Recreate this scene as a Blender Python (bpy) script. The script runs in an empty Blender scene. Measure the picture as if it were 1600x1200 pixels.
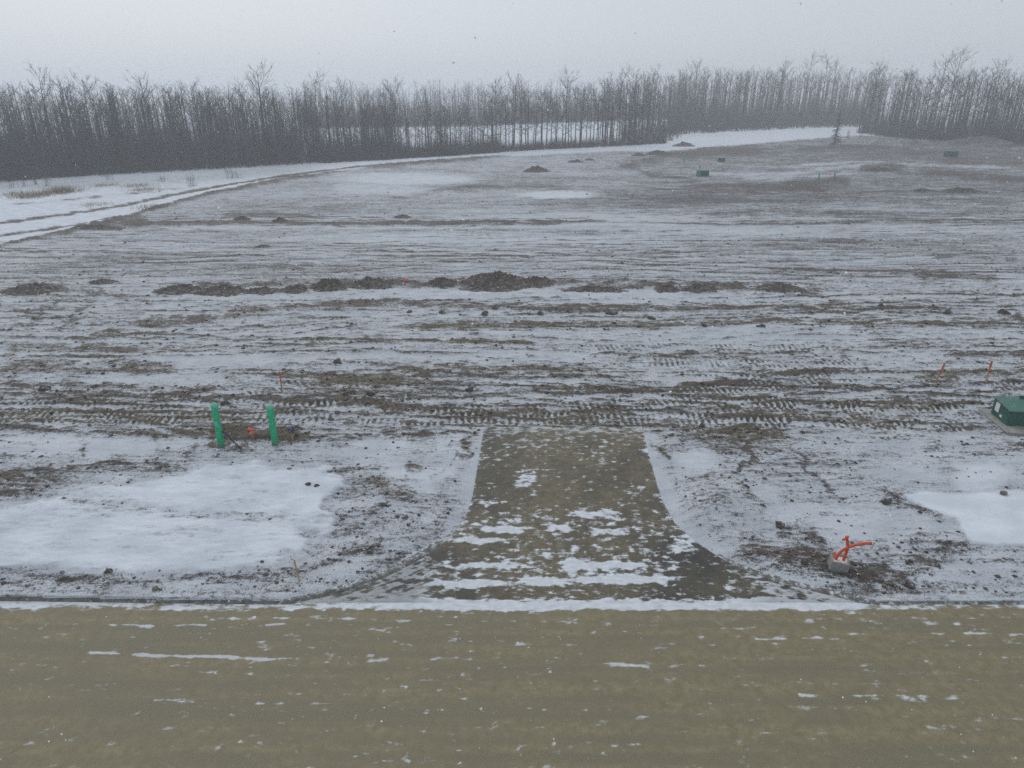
import bpy, math, random
import numpy as np
from mathutils import Vector

# ------------------------------------------------------------------ camera, sky, sun, exposure
SC = bpy.context.scene
COL = SC.collection
CAM_H, PITCH, FPX = 11.0, math.radians(22.5), 1109.0
cam_d = bpy.data.cameras.new('camera')
cam_d.sensor_width = 36.0
cam_d.lens = FPX / 1600 * 36.0
cam_d.clip_start, cam_d.clip_end = 0.1, 9000.0
cam = bpy.data.objects.new('camera', cam_d)
cam.location = (0, 0, CAM_H)
cam.rotation_euler = (math.pi / 2 - PITCH, 0, 0)
COL.objects.link(cam)
SC.camera = cam

SUN_EL, SUN_AZ = math.radians(42), math.radians(-25)      # azimuth from +Y towards +X
world = bpy.data.worlds.new('World'); SC.world = world; world.use_nodes = True
wn, wl = world.node_tree.nodes, world.node_tree.links
sky = wn.new('ShaderNodeTexSky'); sky.sky_type = 'NISHITA'; sky.sun_disc = False
sky.sun_elevation = SUN_EL; sky.sun_rotation = SUN_AZ
sky.air_density = 1.0; sky.dust_density = 6.0; sky.ozone_density = 1.0; sky.altitude = 600
hs = wn.new('ShaderNodeHueSaturation'); hs.inputs['Saturation'].default_value = 0.28
bg = wn['Background']; bg.inputs['Strength'].default_value = 0.10
mx = wn.new('ShaderNodeMix'); mx.data_type = 'RGBA'; mx.inputs[0].default_value = 0.85
mx.inputs[7].default_value = (4.9, 5.35, 5.9, 1)                     # even cloud deck
wl.new(sky.outputs[0], hs.inputs['Color']); wl.new(hs.outputs[0], mx.inputs[6]); wl.new(mx.outputs[2], bg.inputs['Color'])

sun_d = bpy.data.lights.new('sun', 'SUN'); sun_d.energy = 0.7; sun_d.angle = math.radians(40)
sun_d.color = (1.0, 0.97, 0.93)
sun = bpy.data.objects.new('sun', sun_d)
sun.rotation_euler = (math.pi / 2 - SUN_EL, 0, math.pi - SUN_AZ)
COL.objects.link(sun)

SC.view_settings.view_transform = 'Standard'; SC.view_settings.look = 'None'
SC.view_settings.exposure = 0.30; SC.view_settings.gamma = 1.0
SC.view_settings.use_curve_mapping = False
SC.render.engine = 'CYCLES'
SC.cycles.max_bounces = 5; SC.cycles.volume_bounces = 1
SC.cycles.use_denoising = False

rng = np.random.default_rng(7); random.seed(7)

# ------------------------------------------------------------------ maths helpers
CP, SP = math.cos(PITCH), math.sin(PITCH)
def G(px, py, z=0.0):
    """the place on the ground (height z) that lies along a direction of view"""
    a = (np.asarray(px, float) - 800) / FPX; b = -(np.asarray(py, float) - 600) / FPX
    dx, dy, dz = a, CP + b * SP, -SP + b * CP
    t = (z - CAM_H) / dz
    return dx * t, dy * t
def PIX(x, y):
    dep = np.maximum(y * CP + CAM_H * SP, 0.5)
    return 800 + FPX * x / dep, 600 - FPX * (y * SP - CAM_H * CP) / dep

_prm = np.random.default_rng(11).permutation(4096)
_ang = np.random.default_rng(12).random(4096) * 2 * np.pi
_gx, _gy = np.cos(_ang), np.sin(_ang)
def perlin(x, y, s=0):
    xi = np.floor(x).astype(np.int64); yi = np.floor(y).astype(np.int64)
    fx, fy = x - xi, y - yi
    u = fx * fx * fx * (fx * (fx * 6 - 15) + 10); v = fy * fy * fy * (fy * (fy * 6 - 15) + 10)
    def g(ix, iy, ax, ay):
        h = _prm[(ix + _prm[(iy + s * 131) & 4095]) & 4095]
        return _gx[h] * ax + _gy[h] * ay
    a = g(xi, yi, fx, fy); b = g(xi + 1, yi, fx - 1, fy)
    c = g(xi, yi + 1, fx, fy - 1); d = g(xi + 1, yi + 1, fx - 1, fy - 1)
    return ((a + (b - a) * u) * (1 - v) + (c + (d - c) * u) * v) * 1.5
def fbm(x, y, o=4, s=0, gain=0.5):
    r = np.zeros_like(x); a = 1.0; t = 0
    for i in range(o):
        r += a * perlin(x, y, s + i); t += a; a *= gain
        x, y = 1.6 * x - 1.2 * y + 17.3, 1.2 * x + 1.6 * y - 5.1
    return r / t
def ss(a, b, x):
    t = np.clip((x - a) / (b - a), 0, 1); return t * t * (3 - 2 * t)
def polydist(px, py, pts, ay=1.0):
    """distance to a polyline and arc length along it (vertical differences weighted)"""
    d = np.full(px.shape, 1e9); al = np.zeros(px.shape); acc = 0
    for (x0, y0), (x1, y1) in zip(pts[:-1], pts[1:]):
        ex, ey = x1 - x0, (y1 - y0) * ay; L2 = ex * ex + ey * ey
        wx, wy = px - x0, (py - y0) * ay
        t = np.clip((wx * ex + wy * ey) / L2, 0, 1)
        q = np.hypot(wx - t * ex, wy - t * ey)
        m = q < d; d = np.where(m, q, d); al = np.where(m, acc + t * math.sqrt(L2), al)
        acc += math.sqrt(L2)
    return d, al
def inpoly(px, py, pts):
    c = np.zeros(px.shape, bool); n = len(pts)
    for i in range(n):
        x0, y0 = pts[i]; x1, y1 = pts[(i + 1) % n]
        if y0 == y1: continue
        k = ((y0 > py) != (y1 > py)) & (px < (x1 - x0) * (py - y0) / (y1 - y0) + x0)
        c ^= k
    return c
def polymask(px, py, pts, soft):
    d, _ = polydist(px, py, pts + [pts[0]])
    return ss(-soft, soft, np.where(inpoly(px, py, pts), d, -d))

# ------------------------------------------------------------------ mesh helpers
def mesh_from(name, V, F, smooth=False):
    """V (n,3); F list of arrays, each (m,3) or (m,4)"""
    me = bpy.data.meshes.new(name)
    F = [np.asarray(f, np.int32) for f in F if len(f)]
    lt = np.concatenate([np.full(len(f), f.shape[1], np.int32) for f in F])
    vi = np.concatenate([f.ravel() for f in F])
    me.vertices.add(len(V)); me.vertices.foreach_set('co', np.asarray(V, np.float32).ravel())
    me.loops.add(len(vi)); me.loops.foreach_set('vertex_index', vi)
    me.polygons.add(len(lt))
    st = np.concatenate([[0], np.cumsum(lt)[:-1]]).astype(np.int32)
    me.polygons.foreach_set('loop_start', st)
    me.polygons.foreach_set('use_smooth', np.full(len(lt), smooth, bool))
    me.update(calc_edges=True); me.validate()
    return me
def ob(name, me, mat=None, parent=None, loc=None):
    o = bpy.data.objects.new(name, me); COL.objects.link(o)
    if mat is not None and not me.materials: me.materials.append(mat)
    if parent is not None: o.parent = parent
    if loc is not None: o.location = loc
    return o
def empty(name, loc, rz=0.0):
    o = bpy.data.objects.new(name, None); COL.objects.link(o)
    o.location = loc; o.rotation_euler = (0, 0, rz); o.empty_display_size = 0.3
    return o
def tag(o, label=None, cat=None, group=None, kind=None):
    if label: o['label'] = label
    if cat: o['category'] = cat
    if group: o['group'] = group
    if kind: o['kind'] = kind
    return o
def attr(me, name, rgb):
    a = me.attributes.new(name, 'FLOAT_COLOR', 'POINT')
    q = np.ones((len(rgb), 4), np.float32); q[:, :3] = rgb
    a.data.foreach_set('color', q.ravel())
def grid_faces(nr, nc):
    i = np.arange(nr * nc).reshape(nr, nc)
    return np.stack([i[:-1, :-1], i[:-1, 1:], i[1:, 1:], i[1:, :-1]], -1).reshape(-1, 4)
class MB:
    """collects pieces into one mesh"""
    def __init__(s): s.V = []; s.T = []; s.Q = []; s.n = 0
    def add(s, V, T=None, Q=None):
        V = np.asarray(V, float)
        if T is not None and len(T): s.T.append(np.asarray(T) + s.n)
        if Q is not None and len(Q): s.Q.append(np.asarray(Q) + s.n)
        s.V.append(V); s.n += len(V)
    def tube(s, P, R, k=6, cap=True):
        P = np.asarray(P, float); n = len(P); R = np.broadcast_to(np.asarray(R, float), (n,))
        T = np.gradient(P, axis=0); T /= np.linalg.norm(T, axis=1)[:, None] + 1e-9
        ref = np.array([0, 0, 1.0]) if abs(T[0, 2]) < 0.9 else np.array([1.0, 0, 0])
        A = np.cross(T, ref); A /= np.linalg.norm(A, axis=1)[:, None] + 1e-9
        B = np.cross(T, A); th = np.arange(k) * 2 * np.pi / k
        V = (P[:, None] + R[:, None, None] * (np.cos(th)[None, :, None] * A[:, None] + np.sin(th)[None, :, None] * B[:, None])).reshape(-1, 3)
        i = np.arange(n * k).reshape(n, k); j = np.roll(i, -1, 1)
        Q = np.stack([i[:-1], j[:-1], j[1:], i[1:]], -1).reshape(-1, 4)
        Tt = []
        if cap:
            V = np.vstack([V, P[0], P[-1]]); a, b = n * k, n * k + 1
            for q in range(k):
                Tt.append((a, (q + 1) % k, q)); Tt.append((b, (n - 1) * k + q, (n - 1) * k + (q + 1) % k))
        s.add(V, Tt, Q)
    def box(s, x0, x1, y0, y1, z0, z1, inset=0.0, dz=0.0):
        V = [(x0, y0, z0), (x1, y0, z0), (x1, y1, z0), (x0, y1, z0),
             (x0 + inset, y0 + inset, z1), (x1 - inset, y0 + inset, z1 - dz), (x1 - inset, y1 - inset, z1), (x0 + inset, y1 - inset, z1)]
        s.add(V, None, [(0, 3, 2, 1), (4, 5, 6, 7), (0, 1, 5, 4), (1, 2, 6, 5), (2, 3, 7, 6), (3, 0, 4, 7)])
    def mesh(s, name, smooth=False):
        return mesh_from(name, np.vstack(s.V), ([np.vstack(s.Q)] if s.Q else []) + ([np.vstack(s.T)] if s.T else []), smooth)
    def build(s, name, mat, parent=None, smooth=False, bevel=0.0):
        o = ob(name, s.mesh(name, smooth), mat, parent)
        if bevel:
            m = o.modifiers.new('bevel', 'BEVEL'); m.width = bevel; m.segments = 2; m.limit_method = 'ANGLE'
        return o

# ------------------------------------------------------------------ materials
class N:
    def __init__(s, name):
        s.m = bpy.data.materials.new(name); s.m.use_nodes = True
        s.t = s.m.node_tree; s.b = s.t.nodes['Principled BSDF']
    def new(s, ty, **kw):
        n = s.t.nodes.new(ty)
        for k, v in kw.items(): setattr(n, k, v)
        return n
    def link(s, a, b): s.t.links.new(a, b)
    def math(s, op, a, b=None, c=None):
        n = s.new('ShaderNodeMath', operation=op)
        for i, v in enumerate((a, b, c)):
            if v is None: continue
            if isinstance(v, (int, float)): n.inputs[i].default_value = v
            else: s.link(v, n.inputs[i])
        return n.outputs[0]
    def coord(s, scale=(1, 1, 1), kind='Object'):
        tc = s.new('ShaderNodeTexCoord'); mp = s.new('ShaderNodeMapping')
        mp.inputs['Scale'].default_value = scale
        s.link(tc.outputs[kind], mp.inputs['Vector']); return mp.outputs[0]
    def noise(s, vec, scale, detail=3, rough=0.55):
        n = s.new('ShaderNodeTexNoise'); n.inputs['Scale'].default_value = scale
        n.inputs['Detail'].default_value = detail; n.inputs['Roughness'].default_value = rough
        s.link(vec, n.inputs['Vector']); return n.outputs['Fac']
    def ramp(s, v, lo, hi, a=0.0, b=1.0):
        n = s.new('ShaderNodeMapRange', interpolation_type='SMOOTHSTEP')
        s.link(v, n.inputs['Value'])
        for k, q in zip(('From Min', 'From Max', 'To Min', 'To Max'), (lo, hi, a, b)): n.inputs[k].default_value = q
        return n.outputs[0]
    def mix(s, f, a, b):
        n = s.new('ShaderNodeMix', data_type='RGBA')
        if isinstance(f, (int, float)): n.inputs[0].default_value = f
        else: s.link(f, n.inputs[0])
        for i, v in ((6, a), (7, b)):
            if isinstance(v, tuple): n.inputs[i].default_value = (*v, 1)
            else: s.link(v, n.inputs[i])
        return n.outputs[2]
    def bump(s, h, strength, dist):
        n = s.new('ShaderNodeBump'); n.inputs['Strength'].default_value = strength; n.inputs['Distance'].default_value = dist
        s.link(h, n.inputs['Height']); s.link(n.outputs[0], s.b.inputs['Normal'])
    def done(s, col, rough=0.8, spec=0.2):
        if isinstance(col, tuple): s.b.inputs['Base Color'].default_value = (*col, 1)
        else: s.link(col, s.b.inputs['Base Color'])
        if isinstance(rough, (int, float)): s.b.inputs['Roughness'].default_value = rough
        else: s.link(rough, s.b.inputs['Roughness'])
        s.b.inputs['Specular IOR Level'].default_value = spec
        return s.m

SNOW_A, SNOW_B = (0.58, 0.63, 0.69), (0.72, 0.77, 0.83)
MUD_A, MUD_B = (0.020, 0.017, 0.017), (0.108, 0.089, 0.088)
TAN_A, TAN_B = (0.045, 0.036, 0.024), (0.150, 0.124, 0.082)

def ground_material():
    n = N('snow_dusted_mud')
    at = n.new('ShaderNodeAttribute', attribute_name='cover')
    sp = n.new('ShaderNodeSeparateColor'); n.link(at.outputs['Color'], sp.inputs[0])
    S, T, D = sp.outputs
    c = n.coord((0.65, 1, 1)); ci = n.coord()
    f1 = n.noise(c, 10.0, 7, 0.72); f2 = n.noise(ci, 42.0, 3, 0.65)
    f3 = n.noise(n.coord((0.11, 1, 1)), 5.5, 6, 0.7)
    f = n.math('ADD', n.math('MULTIPLY', n.math('SUBTRACT', f1, 0.5), 1.7), n.math('MULTIPLY', n.math('SUBTRACT', f2, 0.5), 1.1))
    f = n.math('ADD', f, n.math('MULTIPLY', n.math('SUBTRACT', f3, 0.5), 1.1))
    f = n.math('MULTIPLY', f, n.math('SUBTRACT', 1.0, n.math('MULTIPLY', D, 0.85)))
    v = n.math('ADD', S, f)
    k = n.ramp(v, 0.26, 0.76)
    c1 = n.noise(ci, 3.1, 5, 0.6)
    mud = n.mix(n.ramp(c1, 0.3, 0.7), MUD_A, MUD_B)
    tan = n.mix(n.ramp(f1, 0.3, 0.7), TAN_A, TAN_B)
    soil = n.mix(T, mud, tan)
    sn = n.mix(n.ramp(n.noise(c, 1.3, 4), 0.3, 0.7), SNOW_A, SNOW_B)
    thin = n.mix(n.ramp(f2, 0.3, 0.7, 0.48, 0.20), sn, soil)
    sn = n.mix(D, thin, sn)
    col = n.mix(k, soil, sn)
    n.bump(n.math('ADD', n.math('MULTIPLY', f1, 0.7), n.math('MULTIPLY', f2, 0.3)), 0.5, 0.06)
    return n.done(col, n.ramp(k, 0, 1, 0.72, 0.85), 0.18)
def paved_material(name, base_a, base_b, mud_a, mud_b, edge):
    n = N(name)
    at = n.new('ShaderNodeAttribute', attribute_name='cover')
    sp = n.new('ShaderNodeSeparateColor'); n.link(at.outputs['Color'], sp.inputs[0])
    S, T, D = sp.outputs
    c = n.coord((0.5, 1, 1)); ci = n.coord()
    f1 = n.noise(c, 8.0, 6, 0.65); f2 = n.noise(ci, 60.0, 2, 0.6)
    v = n.math('ADD', S, n.math('ADD', n.math('MULTIPLY', n.math('SUBTRACT', f1, 0.5), edge), n.math('MULTIPLY', n.math('SUBTRACT', f2, 0.5), 0.22)))
    k = n.ramp(v, 0.34, 0.66)
    asp = n.mix(n.ramp(f2, 0.38, 0.62), base_a, base_b)
    mud = n.mix(n.ramp(n.noise(ci, 5.0, 6, 0.7), 0.3, 0.7), mud_a, mud_b)
    mud = n.mix(n.ramp(f2, 0.35, 0.65, 0.0, 0.6), mud, base_a)
    soil = n.mix(T, asp, mud)
    sn = n.mix(n.ramp(f1, 0.3, 0.75), (0.50, 0.53, 0.56), (0.66, 0.70, 0.75))
    k = n.math('MULTIPLY', k, n.math('SUBTRACT', 1.0, n.math('MULTIPLY', D, 0.5)))
    col = n.mix(k, soil, sn)
    n.bump(n.math('ADD', n.math('MULTIPLY', f2, 0.4), n.math('MULTIPLY', k, 0.6)), 0.4, 0.02)
    return n.done(col, n.ramp(k, 0, 1, 0.62, 0.85), 0.25)
def dirt_material(name='bare_soil', a=(0.045, 0.038, 0.034), b=(0.145, 0.120, 0.102), snow=0.5, tan=0.4):
    n = N(name); ci = n.coord(); 
    f1 = n.noise(ci, 5.0, 6, 0.7); f2 = n.noise(ci, 1.7, 3, 0.5)
    soil = n.mix(n.ramp(f1, 0.3, 0.7), a, b)
    soil = n.mix(n.ramp(f2, 0.45, 0.7, 0, tan), soil, TAN_B)
    ge = n.new('ShaderNodeNewGeometry'); sx = n.new('ShaderNodeSeparateXYZ'); n.link(ge.outputs['Normal'], sx.inputs[0])
    up = n.math('MULTIPLY', sx.outputs[2], 0.55)
    v = n.math('ADD', up, n.math('MULTIPLY', n.math('SUBTRACT', n.noise(ci, 9.0, 6, 0.7), 0.5), 1.3))
    k = n.ramp(v, 0.48, 0.74, 0, snow)
    n.bump(f1, 0.6, 0.08)
    return n.done(n.mix(k, soil, SNOW_A), 0.85, 0.15)
def plain_material(name, a, b, scale=6.0, rough=0.6, spec=0.3, dirt=None):
    n = N(name); ci = n.coord(); f = n.noise(ci, scale, 5, 0.6)
    col = n.mix(n.ramp(f, 0.3, 0.7), a, b)
    if dirt is not None:
        col = n.mix(n.ramp(n.noise(ci, scale * 2.3, 6, 0.7), 0.55, 0.75, 0, 0.7), col, dirt)
    n.bump(f, 0.15, 0.01)
    return n.done(col, rough, spec)

M_GROUND = ground_material()
M_DRIVE = paved_material('muddy_asphalt', (0.028, 0.027, 0.025), (0.060, 0.056, 0.048), (0.115, 0.098, 0.056), (0.225, 0.192, 0.118), 1.5)
M_ROAD = paved_material('gravel_road', (0.118, 0.106, 0.068), (0.222, 0.198, 0.130), (0.188, 0.160, 0.088), (0.298, 0.255, 0.156), 1.1)
M_DIRT = dirt_material(a=(0.055, 0.047, 0.042), b=(0.170, 0.142, 0.122), snow=.75)
M_DIRT_PALE = dirt_material('pale_soil', (0.10, 0.085, 0.075), (0.19, 0.165, 0.145), 0.8, 0.2)
M_CLOD = dirt_material('clod_soil', (0.028, 0.024, 0.021), (0.100, 0.083, 0.066), 0.55, 0.35)
M_CONC = plain_material('concrete', (0.20, 0.20, 0.185), (0.33, 0.33, 0.31), 9, 0.85, 0.2, (0.10, 0.09, 0.07))
M_KERB = dirt_material('snowy_concrete', (0.09, 0.088, 0.078), (0.20, 0.195, 0.175), 0.95, 0.15)
M_BARK = plain_material('grey_bark', (0.050, 0.045, 0.042), (0.115, 0.105, 0.098), 3, 0.9, 0.1)
M_BARK2 = plain_material('dark_bark', (0.030, 0.027, 0.026), (0.065, 0.058, 0.054), 3, 0.9, 0.1)
M_TWIG = plain_material('twig_bark', (0.030, 0.024, 0.024), (0.062, 0.050, 0.050), 2, 0.9, 0.1)
M_BRUSH = plain_material('brush_stems', (0.032, 0.024, 0.024), (0.080, 0.060, 0.058), 0.7, 0.9, 0.1)
M_NEEDLE = plain_material('needles', (0.018, 0.026, 0.018), (0.045, 0.058, 0.038), 1.5, 0.85, 0.1)
M_STRAW = plain_material('dry_grass', (0.15, 0.105, 0.055), (0.28, 0.21, 0.12), 2.0, 0.9, 0.1)
def post_material():
    n = N('green_plastic'); ci = n.coord(); f = n.noise(ci, 4, 5, 0.6)
    col = n.mix(n.ramp(f, 0.3, 0.7), (0.004, 0.34, 0.155), (0.010, 0.45, 0.215))
    sx = n.new('ShaderNodeSeparateXYZ'); n.link(ci, sx.inputs[0])
    g = n.math('ADD', n.math('MULTIPLY', sx.outputs[2], -2.6), n.math('MULTIPLY', n.noise(ci, 22, 5, 0.7), 1.5))
    col = n.mix(n.ramp(g, 0.05, 0.6, 0, 0.75), col, (0.09, 0.075, 0.06))
    col = n.mix(n.ramp(n.noise(ci, 30, 4, 0.7), 0.60, 0.72, 0, 0.35), col, (0.30, 0.40, 0.36))
    return n.done(col, 0.5, 0.35)
M_GREEN = post_material()
M_GREENCAP = plain_material('green_cap', (0.05, 0.42, 0.26), (0.16, 0.50, 0.36), 14, 0.5, 0.4)
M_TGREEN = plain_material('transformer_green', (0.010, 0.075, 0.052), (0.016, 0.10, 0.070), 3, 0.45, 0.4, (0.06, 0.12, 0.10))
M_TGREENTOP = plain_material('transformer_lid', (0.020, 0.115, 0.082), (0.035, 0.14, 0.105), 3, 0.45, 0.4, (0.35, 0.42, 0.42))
M_ORANGE = plain_material('orange_conduit', (0.58, 0.075, 0.028), (0.70, 0.11, 0.045), 5, 0.45, 0.35, (0.55, 0.16, 0.11))
M_PINK = plain_material('orange_ribbon', (0.80, 0.11, 0.07), (0.88, 0.20, 0.14), 12, 0.6, 0.2)
M_REDPAINT = plain_material('red_orange_paint', (0.42, 0.06, 0.030), (0.55, 0.11, 0.05), 12, 0.7, 0.2)
M_BLUE = plain_material('blue_ribbon', (0.02, 0.025, 0.12), (0.04, 0.05, 0.22), 12, 0.6, 0.2)
M_BLACK = plain_material('black_rubber', (0.012, 0.012, 0.014), (0.03, 0.03, 0.035), 8, 0.6, 0.3)
M_LATH = plain_material('lath_wood', (0.30, 0.17, 0.075), (0.46, 0.29, 0.14), 18, 0.8, 0.2)
M_LATHNEW = plain_material('new_lath_wood', (0.42, 0.25, 0.10), (0.55, 0.36, 0.17), 18, 0.8, 0.2)
M_GREYBOX = plain_material('grey_composite', (0.20, 0.20, 0.19), (0.32, 0.315, 0.30), 10, 0.8, 0.2, (0.12, 0.10, 0.07))
M_STICKER = plain_material('white_sticker', (0.55, 0.55, 0.53), (0.75, 0.75, 0.72), 20, 0.6, 0.3)
M_ROCK = plain_material('stone', (0.10, 0.092, 0.07), (0.22, 0.205, 0.165), 8, 0.85, 0.2)
M_FLAKE = N('snowflake').done((0.9, 0.9, 0.92), 0.9, 0.1)

# ------------------------------------------------------------------ layout of the place
KERB = [(-2500, 925), (-600, 932), (0, 937), (250, 941), (455, 943)]
DRV_L = [(757, 674), (752, 700), (745, 740), (738, 780), (725, 815), (700, 845), (655, 875), (600, 902), (530, 926), (455, 943)]
DRV_R = [(1003, 674), (1012, 710), (1022, 745), (1035, 785), (1055, 820), (1090, 850), (1130, 875), (1180, 897), (1250, 918), (1350, 943)]
def W(pts): 
    x, y = G([p[0] for p in pts], [p[1] for p in pts]); return np.stack([x, y], 1)
KERB_Y = float(G(800, 943)[1])
wl_, wr_ = W(DRV_L), W(DRV_R)
DY0, DY1 = float(wl_[-1, 1]), float(wl_[0, 1])
def drv_l(y): return np.interp(y, wl_[::-1, 1], wl_[::-1, 0])
def drv_r(y): return np.interp(y, wr_[::-1, 1], wr_[::-1, 0])
def drv_z(y): return -0.006 + 0.012 * ss(DY0, DY0 + .08, y) + 0.20 * ss(DY0, DY1 + 2, y)
kw_ = W(KERB)
def kerb_y(x): return np.where(x < wl_[-1, 0], np.interp(x, kw_[:, 0], kw_[:, 1]), KERB_Y)

# edge between the worked field and the lower snowy track round it
EDGE = [(-900, 560), (-300, 445), (-100, 411), (0, 389), (60, 376), (130, 360), (190, 345), (250, 327), (330, 305), (430, 285), (560, 266), (660, 256), (760, 249), (860, 243)]
EX = [e[0] for e in EDGE]; EY = [e[1] for e in EDGE]
BACK = [(860, 243), (960, 238), (1040, 238), (1100, 233), (1200, 224), (1330, 214), (1420, 214), (1700, 222), (2600, 240)]

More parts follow.
